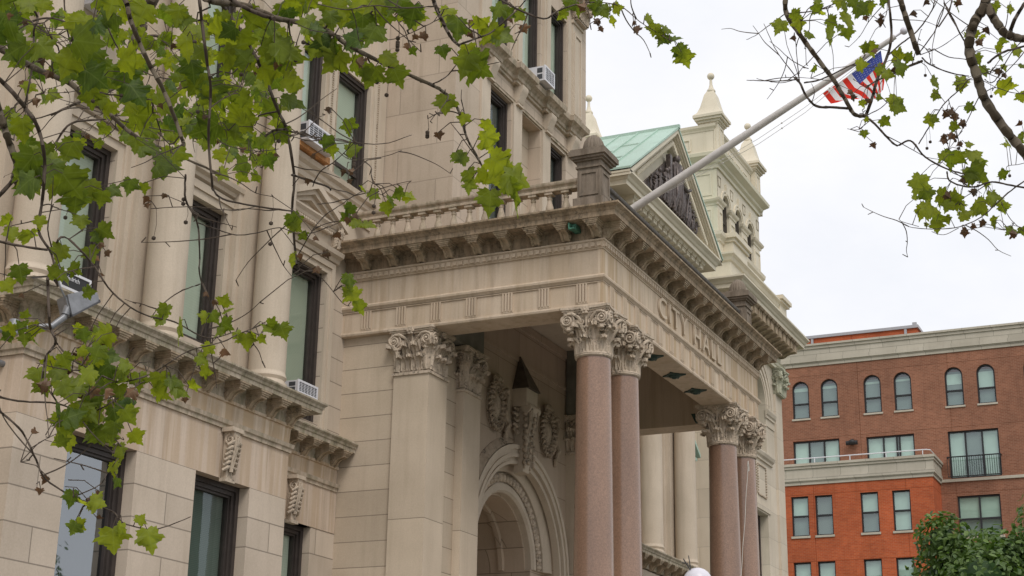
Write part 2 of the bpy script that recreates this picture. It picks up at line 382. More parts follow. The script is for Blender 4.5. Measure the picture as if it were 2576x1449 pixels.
# ledge (string) under the ground floor cornice and key consoles
path = [(16.23, 18), (16.23, YA), (23.05, YA), (23.05, YB), (26.50, YB)]
mb = MB(); mb.sweep([(0, 7.52), (.035, 7.52), (.035, 7.58), (.065, 7.60), (.075, 7.67), (0, 7.70)], path)
P(mb, 'string_course', 'trim')
mb = MB(); mb.sweep([(-.04, 7.98), (-.04, 7.70), (.0, 7.70), (.012, 7.96), (.05, 7.97), (.05, 8.02), (-.1, 8.02)], path)
P(mb, 'frieze_band', 'frieze')
mb = MB(); mb.sweep([(-.3, 8.02), (.04, 8.02), (.04, 8.20), (.07, 8.23), (.09, 8.28), (.40, 8.28), (.40, 8.345), (.42, 8.36), (.43, 8.40), (.47, 8.44), (.47, 8.47), (-.6, 8.53)], path)
P(mb, 'cornice', 'mossy')
def spiral(c, r, flip=1, turns=2.1, n=34, tr=.022):
    pts = []; rr = []
    for i in range(n+1):
        t = i/n; a = pi/2 + flip*(-1)*turns*2*pi*t; q = r*(1-.86*t)
        pts.append((c[0]+q*cos(a), c[1], c[2]+q*sin(a))); rr.append(tr*(1-.45*t))
    return pts, rr
def console(h=.78, w=.32, d=.20):
    # carved acanthus keystone console; origin at top centre on wall face, faces -y
    m = MB(); pr = [(0,0),(-d,0),(-d,-.06),(-d*.9,-.12),(-d*1.0,-.22),(-d*.8,-.36*h/.78),(-d*.5,-.55*h/.78),(-d*.45,-h*.9),(-d*.5,-h),(0,-h)]
    m.prism(pr, 0, -w*.26, w*.26)
    m.box(-w*.5, w*.5, -d*1.12, 0, -.002, .07)
    for sg in (-1, 1):
        p, r_ = spiral((0, 0, 0), .085, 1, 1.7, 22, .020); L = MB().tube(p, r_, 5); L.lathe([(0, -.02), (.075, -.02), (.08, .02), (0, .02)], (0,0,0), 14) if 0 else None
        m.put(L, Matrix.Translation((sg*w*.30, -d*.62, -.13)) @ Matrix.Rotation(pi/2, 4, 'Z'))
        for k in range(6):
            z = -.20-k*(h-.28)/6; o = d*(.86-.07*k)
            m.tube([(sg*w*.10, -o-.02, z+.05), (sg*w*.34, -o-.03, z+.02), (sg*w*.50, -o+.03, z-.035), (sg*w*.44, -o+.06, z-.07)], [.018, .034, .028, .012], 6)
        m.tube([(sg*w*.14, -d*1.06, -.06), (sg*w*.12, -d*1.02, -.25), (sg*w*.08, -d*.60, -h*.85)], [.022, .02, .016], 6)
    m.tube([(0, -d*1.08, -.10), (0, -d*1.0, -.30), (0, -d*.66, -h*.6), (0, -d*.62, -h*.85)], [.03, .03, .026, .04], 6)
    m.box(-w*.42, w*.42, -d*.62, 0, -h-.05, -h+.01)
    return m
con = console().build('keystone', M['capst'], hall, 50, (18.1, YA-.02, 7.46))
dup(con, (21.15, YA-.02, 7.46), hall); dup(con, (24.85, YB-.02, 7.46), hall)
# brackets --------------------------------------------------------
def bracket_mesh(L=.36, H=.27, W=.17):
    m = MB()
    pr = [(0,-H),(.055*L/.36,-H-.012),(.10*L/.36,-H+.015),(.14*L/.36,-H+.08),(.20*L/.36,-H+.125),(.28*L/.36,-H+.135),(.33*L/.36,-H+.155),(.335*L/.36,-.05),(0,-.05)]
    for (a, b, k) in ((-W/2, -W/2+.045, 1.), (-W/2+.045, W/2-.045, .0), (W/2-.045, W/2, 1.)):
        q = [(-(x+(.014 if k and x > 0 else 0)), z-(.014 if k else 0) if z < -.06 else z) for x, z in pr]
        m.prism(q, 0, a, b)
    m.box(-W/2-.025, W/2+.025, -L-.005, 0, -.095, -.068); m.box(-W/2-.05, W/2+.05, -L-.022, 0, -.068, -.036); m.box(-W/2-.075, W/2+.075, -L-.038, 0, -.036, .0)
    m.box(-W/2-.010, W/2+.010, -L*.95, -L*.70, -.13, -.092)
    for sx in (-1, 1):
        c = MB().lathe([(0, .0), (.045, .0), (.05, -.012), (.03, -.02), (.018, -.008), (.012, -.022), (0, -.022)], (0,0,0), 10)
        m.put(c, Matrix.Translation((sx*W/2, -.075, -H+.075)) @ Matrix.Rotation(-sx*pi/2, 4, 'Y') @ Matrix.Scale(-1 if 0 else 1, 4))
        m.sphere((sx*W/2, -L*.45, -.10), .035, 6, (.4, 1, 1))
    return m
br0 = bracket_mesh().build('bracket', M['modil'], hall, 35, (22.93, YA, 8.285))
for k in range(1, 11): dup(br0, (22.93-.63*k, YA, 8.285), hall)
for k in range(6): dup(br0, (23.45+.56*k, YB, 8.285), hall)
b_ = dup(br0, (23.05, 15.75, 8.285), hall, pi/2)
for k in range(2): dup(br0, (16.23, 15.35+.6*k, 8.285), hall, -pi/2)
# giant order columns ---------------------------------------------
def giant_column(x, y, z0, ztop, r=.335, pw=.38, mat='smooth', pil=True):
    c = MB(); n = 40; H = ztop-z0
    prof = [(r*1.0, z0+.42), (r*1.0, z0+.42+H*.25), (r*.97, z0+.42+H*.55), (r*.90, ztop)]
    c.lathe(prof, (x, y, 0), n)
    o = P(c, 'engaged_column', mat, 50)
    b = MB(); b.box(x-pw, x+pw, y-pw, y+pw, z0, z0+.14)
    b.lathe([(pw*.98, z0+.14), (pw*1.0, z0+.19), (pw*.98, z0+.235), (pw*.9, z0+.25), (pw*.87, z0+.29), (pw*.91, z0+.32), (pw*.95, z0+.345), (pw*.93, z0+.385), (pw*.9, z0+.40), (r, z0+.44)], (x, y, 0), n)
    b.build('base', M[mat], o, 35)
    return o
for x in (16.62, 19.72, 22.82):
    giant_column(x, 15.52, 8.52, 16.3)
mb = MB()
for x in (16.62, 19.72, 22.82):
    mb.box(x-.40, x+.40, 15.88, YB+.002, 8.5, 19)
    mb.box(x-.52, x+.52, 16.03, YB+.002, 8.5, 19)
P(mb, 'pilaster', 'smooth')
# window surrounds
for (a, b, t) in ((17.12, 19.0, 11.87), (20.30, 22.16, 11.87)):
    m = moulded_frame(a, b, 8.9, t, YB, .30)
    m.sweep([(0, t+.33), (.10, t+.36), (.12, t+.42), (.20, t+.46), (.22, t+.54), (0, t+.58)], [(a-.34, YB), (b+.34, YB)])
    P(m, 'window_surround', 'smooth')
m = moulded_frame(23.95, 25.68, 8.6, 11.85, YB, .24)
m.sweep([(0, 12.10), (.10, 12.12), (.12, 12.20), (.20, 12.24), (.22, 12.33), (0, 12.37)], [(23.4, YB), (26.02, YB)])
# pediment over it
for (ya, yb, s, t) in ((YB-.26, YB, 0, .14), (YB-.18, YB, .14, .10), (YB-.10, YB, .24, .10)):
    for sg in (-1, 1):
        xa, za, xb, zb = 24.83, 13.50-s*1.15, 24.83+sg*(1.22-s*.9), 12.92-s*.25
        m.prism([(xa, za), (xb, zb), (xb, zb-t), (xa, za-t*1.12)] if sg > 0 else [(xa, za), (xa, za-t*1.12), (xb, zb-t), (xb, zb)], 1, ya, yb)
m.sweep([(0, 12.72), (.10, 12.74), (.12, 12.80), (.17, 12.86), (.17, 12.90), (0, 12.92)], [(23.6, YB), (26.02, YB)])
for k in range(20): m.box(24.05+k*.082, 24.05+k*.082+.045, YB-.13, YB, 12.66, 12.71)
P(m, 'window_surround', 'smooth', label='pedimented stone window surround in the recessed bay')
con2 = console(.62, .22, .2).build('scroll_console', M['capst'], hall, 50, (25.88, YB, 12.95))
# sill cornice of the paired windows and their beaded architraves
m = MB(); m.sweep([(0, 13.52), (.05, 13.55), (.05, 13.66), (.09, 13.70), (.10, 13.78), (.17, 13.83), (.19, 13.93), (0, 13.96)], [(23.3, YB), (27.3, YB)])
m.sweep([(0, 13.30), (.03, 13.31), (.03, 13.38), (0, 13.40)], [(23.3, YB), (27.3, YB)])
P(m, 'sill_cornice', 'smooth')
m = MB()
m.box(25.17, 25.66, YB-.05, YB, 13.97, 18); m.box(25.24, 25.59, YB-.11, YB-.05, 13.97, 18); m.box(27.02, 27.46, YB-.05, YB, 13.97, 18); m.box(27.10, 27.38, YB-.11, YB, 13.97, 18)
P(m, 'beaded_architrave', 'smooth')
for xx in (25.36, 27.24):
    m = MB()
    for k in range(54): m.sphere((xx, YB-.115, 14.02+k*.052), .030, 6, (1.5, .8, .75))
    P(m, 'bead_moulding', 'capst')
m = MB()
for k in range(90): m.box(25.535, 25.56, YB-.125, YB-.10, 14.0+k*.031, 14.016+k*.031)
P(m, 'bead_moulding', 'capst')
# ---------------------------------------------------------------- porch block and portico
XL, XR, YF, YW = 26.43, 36.79, 10.49, 14.6
XM = 31.58
P(MB().box(26.52, 28.55, YW+.36, YB+.3, 0, 10.69), 'porch_side_wall', 'side'); P(MB().box(34.70, 36.68, YW+.36, YB+.3, 0, 10.69), 'porch_side_wall', 'side')
# arched front wall
def arch_wall(mb, x0, x1, z0, z1, cx, cz, R, y0, y1, n=32):
    pts = [(cx+R*cos(pi*i/n), cz+R*sin(pi*i/n)) for i in range(n+1)]
    outer = []
    for (px, pz) in pts:
        a = atan2(pz-cz, px-cx); 
        ca, sa = cos(a), sin(a)
        t = min((x1-cx)/ca if ca > 1e-6 else 1e9, (x0-cx)/ca if ca < -1e-6 else 1e9, (z1-cz)/sa if sa > 1e-6 else 1e9)
        outer.append((cx+ca*t, cz+sa*t))
    for i in range(n):
        a, b, c, d = pts[i], pts[i+1], outer[i+1], outer[i]
        poly = [a, d]
        for cor in ((x1, z1), (x0, z1)):
            aa = atan2(cor[1]-cz, cor[0]-cx); a1 = atan2(a[1]-cz, a[0]-cx); a2 = atan2(b[1]-cz, b[0]-cx)
            if a1+1e-5 < aa < a2-1e-5: poly.append(cor)
        poly += [c, b]
        v = [(p[0], y0, p[1]) for p in poly]+[(p[0], y1, p[1]) for p in poly]; k = len(poly)
        fs = [tuple(range(k)), (0, k-1, 2*k-1, k)]
        mb.add(v, fs)
    (mb.box(x0, cx-R, y0, y1, z0, cz).box(cx+R, x1, y0, y1, z0, cz) if cz > z0+1e-4 else 0)
ZA = 6.85
m = MB(); arch_wall(m, 28.3, 34.85, 0, 12.33, XM, ZA, 2.25, YW, YW+.45)
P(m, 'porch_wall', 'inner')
m = MB()
for r0, r1, ya, yb in ((2.58, 2.68, -.16, .02), (2.48, 2.58, -.12, .02), (2.40, 2.48, -.15, .02), (2.32, 2.40, -.07, .02), (2.25, 2.32, -.10, .06)):
    m.arc([(r0, YW+ya), (r1, YW+ya), (r1, YW+yb), (r0, YW+yb)], XM, ZA-.15, 0, pi, 48)
m.arc([(2.27, YW-.02), (2.27, YW+.1), (2.12, YW+.13), (1.99, YW+.18), (1.96, YW+.20), (1.96, YW+.45), (2.27, YW+.45)], XM, ZA, 0, pi, 48)
m.arc([(1.70, YW+.26), (1.70, YW+.45), (1.50, YW+.45), (1.50, YW+.30), (1.55, YW+.24), (1.62, YW+.24)], XM, ZA, 0, pi, 48)
m.arc([(1.96, YW+.30), (1.96, YW+.45), (1.70, YW+.45), (1.70, YW+.30)], XM, ZA, 0, pi, 48)
P(m, 'entrance_arch', 'smooth', 35); m = MB()
m.arc([(1.62, YW+.45), (1.62, 17.6), (1.45, 17.6), (1.45, YW+.45)], XM, ZA, 0, pi, 48)
for yy in (15.55, 16.25, 16.95): m.arc([(1.46, yy), (1.46, yy+.14), (1.37, yy+.12), (1.37, yy+.02)], XM, ZA, 0, pi, 40)
for sx in (-1, 1):
    m.box(XM+sx*1.45-(.8 if sx < 0 else 0), XM+sx*1.45+(.8 if sx > 0 else 0), YW+.30, 17.6, 0, ZA)
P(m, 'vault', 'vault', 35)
m = MB()
for i in range(33):   # egg and dart torus round the arch
    a = pi*(i+.5)/33; c = (XM+1.83*cos(a), YW+.27, ZA+1.83*sin(a))
    s = MB().sphere((0,0,0), .092, 10, (1.15, .9, .74)); m.put(s, Matrix.Translation(c) @ Matrix.Rotation(-(a), 4, 'Y'))
    for dd in (-.43, .43):
        aa = a+dd*pi/33*.95
        m.tube([(XM+1.73*cos(aa), YW+.26, ZA+1.73*sin(aa)), (XM+1.93*cos(aa), YW+.24, ZA+1.93*sin(aa))], .016, 5)
P(m, 'egg_moulding', 'capst', 50)
m = MB(); m.arc([(2.70, YW-.15), (2.85, YW-.02), (2.85, YW+.01), (2.68, YW+.01)], XM, ZA-.15, radians(100), radians(158), 24); P(m, 'arch_flashing', 'carve', 40)
# wall closing the vault; the unlit interior behind is put into its dark colour
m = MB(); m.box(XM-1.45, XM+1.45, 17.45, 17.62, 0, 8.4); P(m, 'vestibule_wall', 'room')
# keystone, shaft and pyramidal cap
m = MB(); m.box(XM-.30, XM+.30, YW-.35, YW+.01, 10.25, 10.67)
m.tube([(XM-.26, YW-.32, 10.22), (XM+.30, YW-.32, 10.22)], .12, 14)
pr = [(YW, 10.30), (YW-.36, 10.25), (YW-.42, 10.1), (YW-.38, 9.85), (YW-.30, 9.5), (YW-.24, 9.2), (YW-.26, 8.95), (YW-.22, 8.78), (YW, 8.74)]
m.prism(pr, 0, XM-.17, XM+.17)
P(m, 'keystone', 'smooth', 35, label='tall scroll keystone with a pyramid cap over the entrance arch')
m = MB()
for sx in (-1, 1):
    m.tube([(XM+sx*.17, YW-.40, 10.2), (XM+sx*.16, YW-.38, 9.85), (XM+sx*.15, YW-.28, 9.5), (XM+sx*.15, YW-.24, 8.85)], [.05, .045, .04, .035], 6)
    for k in range(9): m.sphere((XM+sx*.20, YW-.28-.02*(k % 2), 10.1-k*.14), .065, 7, (.8, 1.1, 1.1))
for k in range(8): m.sphere((XM, YW-.44+k*.022, 9.98-k*.14), .06, 7, (1.4, .6, 1.1))
P(m, 'keystone_carving', 'carve', 60)
m = MB(); b4 = [(XM-.33, YW-.42, 10.66), (XM+.33, YW-.42, 10.66), (XM+.33, YW, 10.66), (XM-.33, YW, 10.66)]
m.add(b4+[(XM+.0, YW-.02, 11.50), (XM+.0, YW-.05, 11.50)], [(0,3,2,1), (0,1,5), (1,2,4,5), (3,0,5,4)])
P(m, 'pyramid_cap', 'steel')
# carved cartouches either side of the keystone
def cartouche(cx, cz, flip=1, seed=1):
    # oval wreath of carved leaves round a plain boss, with crest and ribbon tail
    m = MB(); rnd = random.Random(seed)
    m.sphere((cx, YW, cz), 1, 24, (.36, .07, .54)); m.sphere((cx+.02, YW-.02, cz), 1, 20, (.19, .13, .31))
    for ring, (rx, rz, n, s) in enumerate(((.35, .53, 26, .062), (.26, .42, 20, .05))):
        for i in range(n):
            a = 2*pi*i/n; x, z = cx+rx*cos(a), cz+rz*sin(a); t = a+.9
            m.tube([(x-s*cos(t), YW-.05, z-s*sin(t)), (x, YW-.12-.03*rnd.random(), z), (x+s*1.3*cos(t), YW-.08, z+s*1.3*sin(t))], [s*.3, s*.75, s*.2], 6)
            if i % 3 == 0: m.sphere((x+rnd.uniform(-.04, .04), YW-.12, z+rnd.uniform(-.04, .04)), .03, 6)
    for i in range(40):
        a = rnd.uniform(0, 2*pi); r = rnd.uniform(.75, 1.08); m.sphere((cx+.33*r*cos(a), YW-.10, cz+.5*r*sin(a)), rnd.uniform(.018, .034), 5)
    for k in range(5):
        a = pi/2+(k-2)*.36; m.tube([(cx, YW-.06, cz+.48), (cx+.12*cos(a), YW-.14, cz+.50+.12*sin(a)), (cx+.24*cos(a), YW-.10, cz+.48+.22*sin(a))], [.04, .055, .03], 7)
    for sg in (-1, 1): p, r_ = spiral((cx+sg*.17, YW-.12, cz+.56), .08, sg, 1.5, 18, .022); m.tube(p, r_, 6)
    x = cx+flip*.47
    pts = [(x-flip*.05, YW-.05, cz+.40), (x+flip*.05, YW-.10, cz+.46), (x+flip*.14, YW-.08, cz+.34), (x+flip*.12, YW-.05, cz+.14), (x+flip*.0, YW-.10, cz-.02), (x+flip*.06, YW-.06, cz-.16), (x+flip*.17, YW-.10, cz-.28), (x+flip*.12, YW-.06, cz-.40), (x+flip*.03, YW-.08, cz-.48), (x+flip*.09, YW-.03, cz-.68)]
    sp = smooth_poly([tuple(p) for p in pts], 4); m.tube(sp, [.030+.034*abs(sin(i*.42)) for i in range(len(sp))], 7)
    return m
P(cartouche(30.28, 10.04, 1, 1), 'carved_cartouche', 'carve', 60); P(cartouche(33.10, 10.02, 1, 2), 'carved_cartouche', 'carve', 60)
for sg in (-1, 1):
    m = MB()
    for k in range(5):
        a = .5+.32*k; p0 = Vector((XM+sg*.24, YW-.05, 10.1)); e = p0+Vector((sg*(.11+.04*(k % 2)), -.03, .10-.12*k)); m.tube([p0+Vector((0, 0, -.10*k)), (p0+e)/2+Vector((0, -.07, .05-.08*k)), e], [.03, .055, .02], 6); m.sphere(e, .045, 6)
    P(m, 'keystone_spray', 'carve', 60)
m = MB(); m.box(28.0, 35.2, YW-.03, YW+.01, 11.36, 11.45); m.box(28.0, 35.2, YW-.05, YW+.01, 12.16, 12.34); P(m, 'string_course', 'inner')
# portico ceiling and roof slab
m = MB(); m.box(27.05, 36.17, 11.15, 14.62, 12.36, 12.52); P(m, 'portico_ceiling', 'smooth')
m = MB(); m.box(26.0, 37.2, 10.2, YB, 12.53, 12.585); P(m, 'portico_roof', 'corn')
# -- entablature
path = [(XL, YB), (XL, YF), (XR, YF), (XR, YB)]
m = MB(); m.sweep([(-.655, 10.69), (0.0, 10.69), (.035, 10.70), (.045, 10.735), (.035, 10.775), (0, 10.785), (0, 12.05), (-.655, 12.36)], path); P(m, 'architrave', 'friezeS')
# front gets its own streaked facing (real stone slabs 12 mm proud)
m = MB(); m.box(XL-.012, XR+.012, YF-.012, YF+.1, 10.79, 11.19); m.box(XL-.012, XR+.012, YF-.012, YF+.1, 11.36, 11.86); P(m, 'frieze', 'frieze')
m = MB(); m.sweep([(-.05, 11.22), (.03, 11.22), (.045, 11.25), (.07, 11.27), (.075, 11.31), (.05, 11.345), (-.05, 11.36)], path)
m.sweep([(-.05, 11.19), (.022, 11.19), (.022, 11.21), (-.05, 11.21)], path)
P(m, 'taenia_moulding', 'friezeS', 30)
m = MB(); m.sweep([(-.05, 11.86), (.03, 11.86), (.035, 11.885), (.05, 11.89), (.05, 12.0), (.075, 12.02), (.075, 12.05), (-.05, 12.06)], path); P(m, 'bed_moulding', 'friezeS')
def comb(x0, y0, x1, y1, nx, ny, n):
    # one connected toothed strip along a wall, teeth towards (nx,ny)
    m = MB(); pts = []
    for k in range(n):
        for t, o in ((k/n, .03), ((k+.2)/n, .03), ((k+.2)/n, .075), ((k+.86)/n, .075), ((k+.86)/n, .03)):
            pts.append((x0+(x1-x0)*t+nx*o, y0+(y1-y0)*t+ny*o))
    pts += [(x1+nx*.03, y1+ny*.03), (x1-nx*.02, y1-ny*.02), (x0-nx*.02, y0-ny*.02)]
    return m.prism(pts, 2, 11.905, 11.99)
P(comb(XL, 10.46, XL, 16.15, -1, 0, 44), 'dentil_row', 'friezeS'); P(comb(XL-.03, YF, XR+.03, YF, 0, -1, 80), 'dentil_row', 'friezeS'); P(comb(XR, 10.46, XR, 16.15, 1, 0, 44), 'dentil_row', 'friezeS')
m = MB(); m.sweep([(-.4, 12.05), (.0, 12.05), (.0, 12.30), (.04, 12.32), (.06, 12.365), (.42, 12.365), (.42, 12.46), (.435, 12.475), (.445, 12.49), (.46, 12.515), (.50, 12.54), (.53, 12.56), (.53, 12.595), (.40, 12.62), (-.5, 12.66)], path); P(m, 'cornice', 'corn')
# triglyph-like flute groups on the architrave
def flutes():
    m = MB(); m.box(-.125, .115, -.020, .01, 10.79, 10.83); m.box(-.125, .115, -.020, .01, 11.185, 11.215)
    for k in range(4): m.box(-.115+k*.062, -.115+k*.062+.036, -.032, .01, 10.82, 11.19)
    return m
f0 = flutes().build('fluted_panel', M['friezeS'], hall, False, (XL, 10.90, 0)); f0.rotation_euler = (0, 0, -pi/2)
for y in (11.69, 12.47, 13.26, 14.04, 14.83, 15.63): dup(f0, (XL, y, 0), hall)
for i in range(15): dup(f0, (XL+.42+i*.69, YF-.010, 0), hall, 0)
bp = bracket_mesh().build('bracket', M['modil'], hall, 35, (XL, 10.58, 12.368)); bp.rotation_euler = (0,0,-pi/2)
for k in range(1, 9): dup(bp, (XL, 10.58+.635*k, 12.368), hall)
for k in range(9): dup(bp, (XR, 10.58+.635*k, 12.368), hall, pi/2)
for k in range(17): dup(bp, (XL+.10+k*(XR-XL-.2)/16, YF, 12.368), hall, 0)
# soffit coffers between the brackets
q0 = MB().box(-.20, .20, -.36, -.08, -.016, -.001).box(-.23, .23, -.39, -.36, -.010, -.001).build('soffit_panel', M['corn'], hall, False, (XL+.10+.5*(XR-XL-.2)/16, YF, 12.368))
for k in range(1, 16): dup(q0, (XL+.10+(k+.5)*(XR-XL-.2)/16, YF, 12.368), hall)
for k in range(8): dup(q0, (XL, 10.58+(k+.5)*.635, 12.368), hall, -pi/2)
def word(txt, x0, x1):
    cu = bpy.data.curves.new('lettering', 'FONT'); cu.body = txt; cu.size = .60; cu.extrude = .022; cu.space_character = 1.22
    tmp = bpy.data.objects.new('tmp', cu); COL.objects.link(tmp); bpy.context.view_layer.update()
    me = bpy.data.meshes.new_from_object(tmp.evaluated_get(bpy.context.evaluated_depsgraph_get())); bpy.data.objects.remove(tmp)
    xs = [v.co.x for v in me.vertices]; zs = [v.co.y for v in me.vertices]
    kx = (x1-x0)/(max(xs)-min(xs)); kz = .43/(max(zs)-min(zs))
    for v in me.vertices:
        x, y, z = v.co; v.co = ((x-min(xs))*kx, -z, (y-min(zs))*kz)
    me.materials.append(M['letter']); lt = bpy.data.objects.new('lettering', me); COL.objects.link(lt); lt.location = (x0, YF-.040, 11.42); adopt(lt, hall); lt['label'] = 'raised stone letters reading '+txt
word('CITY', 29.50, 31.32); word('HALL', 31.78, 33.76)
# bronze rosettes and small lamp under the front beam
ros = MB()
ros.lathe([(0, -.10), (.05, -.09), (.06, -.07), (.11, -.06), (.13, -.03), (.17, -.02), (.17, 0), (0, 0)], (0,0,0), 16)
for k in range(4): ros.prism([(.16*cos(k*pi/2-.5), .16*sin(k*pi/2-.5)), (.27*cos(k*pi/2), .27*sin(k*pi/2)), (.16*cos(k*pi/2+.5), .16*sin(k*pi/2+.5))], 2, -.03, 0)
r0 = ros.build('soffit_rosette', M['verd'], hall, 40, (30.0, 10.80, 10.69))
for x in (31.55, 33.0): dup(r0, (x, 10.84, 10.69), hall)
# ---------------------------------------------------------------- capitals
def leaf(m, a, rb, z0, h, w, plan, curl=.10, off=None):
    # one acanthus leaf: lobed grid rising up the bell then curling out. a = angle (round) or (px,py,nx,ny)
    rows = 10; vs = []; cols = 7
    if plan == 'r': nx, ny = cos(a), sin(a); bx, by = rb*nx, rb*ny
    else: bx, by, nx, ny = a
    tx, ty = -ny, nx
    for i in range(rows+1):
        t = i/rows; ser = 1-.26*(i % 2)
        wd = w*(.72+.45*sin(pi*min(1, t*1.02)))*(1 if t < .8 else 1-(t-.8)*1.6)
        out = .03+.05*t*t; z = z0+h*t
        if t > .66:
            q = (t-.66)/.34; out += curl*sin(q*pi*.62)*1.1; z = z0+h*.66+h*.30*sin(q*pi*.75)-.05*q*q
        for j in range(cols):
            u = (j/(cols-1)-.5)*2; uu = u*(ser if abs(u) > .9 else 1)
            o = out+.05*(1-abs(u))+(.022 if j in (1, 5) else 0)-(.02 if j in (2, 4) else 0)-.02*u*u
            vs.append((bx+nx*o+tx*uu*wd*.5, by+ny*o+ty*uu*wd*.5, z-.02*abs(u)-(.012 if i % 2 and abs(u) > .6 else 0)))
    fs = [(i*cols+j, i*cols+j+1, (i+1)*cols+j+1, (i+1)*cols+j) for i in range(rows) for j in range(cols-1)]
    n0 = len(vs)
    vs += [(v[0]-nx*.03, v[1]-ny*.03, v[2]-.005) for v in vs]
    fs += [tuple(n0+i for i in f[::-1]) for f in fs]
    for e in ([i*cols for i in range(rows+1)], [i*cols+cols-1 for i in range(rows+1)]):
        for p, q in zip(e, e[1:]): fs.append((p, q, q+n0, p+n0))
    fs += [(rows*cols+j, rows*cols+j+1, rows*cols+j+1+n0, rows*cols+j+n0) for j in range(cols-1)]
    m.add(vs, fs)
def capital(plan='r', R=.325, H=.90, hw=None, faces=4):
    m = MB(); A = (R+.155 if plan == 'r' else hw+.135)
    if plan == 'r': m.lathe([(R*.95, .03), (R*.93, .45), (R*1.03, .62), (R*1.30, .76), (R*1.34, .80), (0, .80)], (0,0,0), 28)
    else:
        for (a, b, z0, z1) in ((hw*.97, hw*.95, .03, .5), (hw*.95, hw*1.12, .5, .80)):
            m.add([(-a,-a,z0),(a,-a,z0),(a,a,z0),(-a,a,z0),(-b,-b,z1),(b,-b,z1),(b,b,z1),(-b,b,z1)], [(0,1,5,4),(1,2,6,5),(2,3,7,6),(3,0,4,7),(4,5,6,7)])
    if plan == 'r':
        m.lathe([(R*1.0, 0), (R*1.1, .01), (R*1.13, .03), (R*1.1, .055), (R*.98, .065)], (0,0,0), 28)
        for k in range(8): leaf(m, 2*pi*k/8, R*.90, .05, .34, .245, 'r', .12)
        for k in range(8): leaf(m, 2*pi*(k+.5)/8, R*.90, .05, .60, .25, 'r', .15)
    else:
        e = hw*1.06
        m.add([(-e,-e,0),(e,-e,0),(e,e,0),(-e,e,0),(-e,-e,.05),(e,-e,.05),(e,e,.05),(-e,e,.05)], [(0,3,2,1),(0,1,5,4),(1,2,6,5),(2,3,7,6),(3,0,4,7),(4,5,6,7)])
        for f in range(4):
            an = f*pi/2; nx, ny = round(cos(an)), round(sin(an)); tx, ty = -ny, nx
            for u in (-.52, 0, .52): leaf(m, (nx*hw*.94+tx*u*hw*1.25, ny*hw*.94+ty*u*hw*1.25, nx, ny), 0, .05, .34, .23, 's', .11)
            for u in (-.98, -.32, .32, .98):
                dx, dy = (nx, ny) if abs(u) < .9 else ((nx+tx*(1 if u > 0 else -1))*.7071, (ny+ty*(1 if u > 0 else -1))*.7071)
                leaf(m, (nx*hw*.94+tx*u*hw, ny*hw*.94+ty*u*hw, dx, dy), 0, .05, .60, .23, 's', .14)
    for (z0, z1, s) in ((.79, .83, .90), (.83, .865, .95), (.865, .91, 1.0)):
        pts = []
        for f in range(4):
            for k in range(9):
                x = -1+2*k/8; dep = .11*(1-x*x)**.8 if plan == 'r' else .05*(1-x*x)
                px, py = (1-dep)*A*1.08*s, x*A*1.0*s; b = f*pi/2; pts.append((px*cos(b)-py*sin(b), px*sin(b)+py*cos(b)))
        m.prism(pts, 2, z0, z1)
    vr = .142
    for f in range(4):
        L = MB(); d = A*1.0; xo = A-.125
        for sg in (-1, 1):
            c = (sg*xo, -d+.005, .655)
            pts, rr = spiral(c, vr-.03, sg, 2.2, 44, .021); L.tube([(p[0], p[1]-.012, p[2]) for p in pts], rr, 6)
            ds = MB().lathe([(0, .022), (vr*.84, .022), (vr*.90, -.004), (vr*1.0, .0), (vr*1.0, .06), (vr*.80, .085), (0, .085)], (0,0,0), 20)
            L.put(ds, Matrix.Translation((c[0], c[1]+.012, c[2])) @ Matrix.Rotation(-pi/2, 4, 'X'))
            L.sphere((c[0], c[1]-.03, c[2]), .028, 8)
            # band rising from the bell into the volute, and the web behind it
            bd = [(sg*.05, -d+.20, .47), (sg*.085, -d+.12, .60), (sg*.15, -d+.065, .715), (sg*(xo*.72), -d+.02, .785), (c[0], c[1]+.005, .785)]
            L.tube(bd, [.024, .032, .036, .034, .03], 7)
            L.prism([(sg*.10, .48), (sg*.14, .66), (sg*xo, .77), (sg*(xo+.02), .60), (sg*(xo-.02), .55)], 1, -d+.06, -d+.16)
            hc = (sg*.088, -d+.085, .635); hp, hr = spiral(hc, .066, sg, 1.7, 24, .018); L.tube(hp, hr, 6)
            L.sphere((hc[0], hc[1]+.03, hc[2]), .06, 8, (1, .5, 1))
            for (dx, dy, dz, s) in ((-.02, .04, -.165, .062), (-.075, .07, -.15, .05), (.03, .045, -.14, .042), (-.05, .10, -.21, .05), (-.11, .12, -.13, .045)): L.sphere((c[0]+sg*dx, c[1]+dy, c[2]+dz), s, 7, (1.1, 1, .85))
        ry = -A*1.05+(.06 if plan == 'r' else .02)
        for k in range(6):
            a = 2*pi*k/6; L.sphere((.05*cos(a), ry, .845+.055*sin(a)), .042, 6)
        L.sphere((0, ry-.03, .845), .032, 6)
        L.tube([(0, -d+.17, .36), (0, -d+.10, .56), (0, -d+.08, .78)], [.035, .024, .03], 6)
        for k in (-1, 0, 1): L.sphere((k*.04, -d+.10, .52+.02*(k == 0)), .034, 6)
        m.put(L, Matrix.Rotation(f*pi/2, 4, 'Z'))
    return m
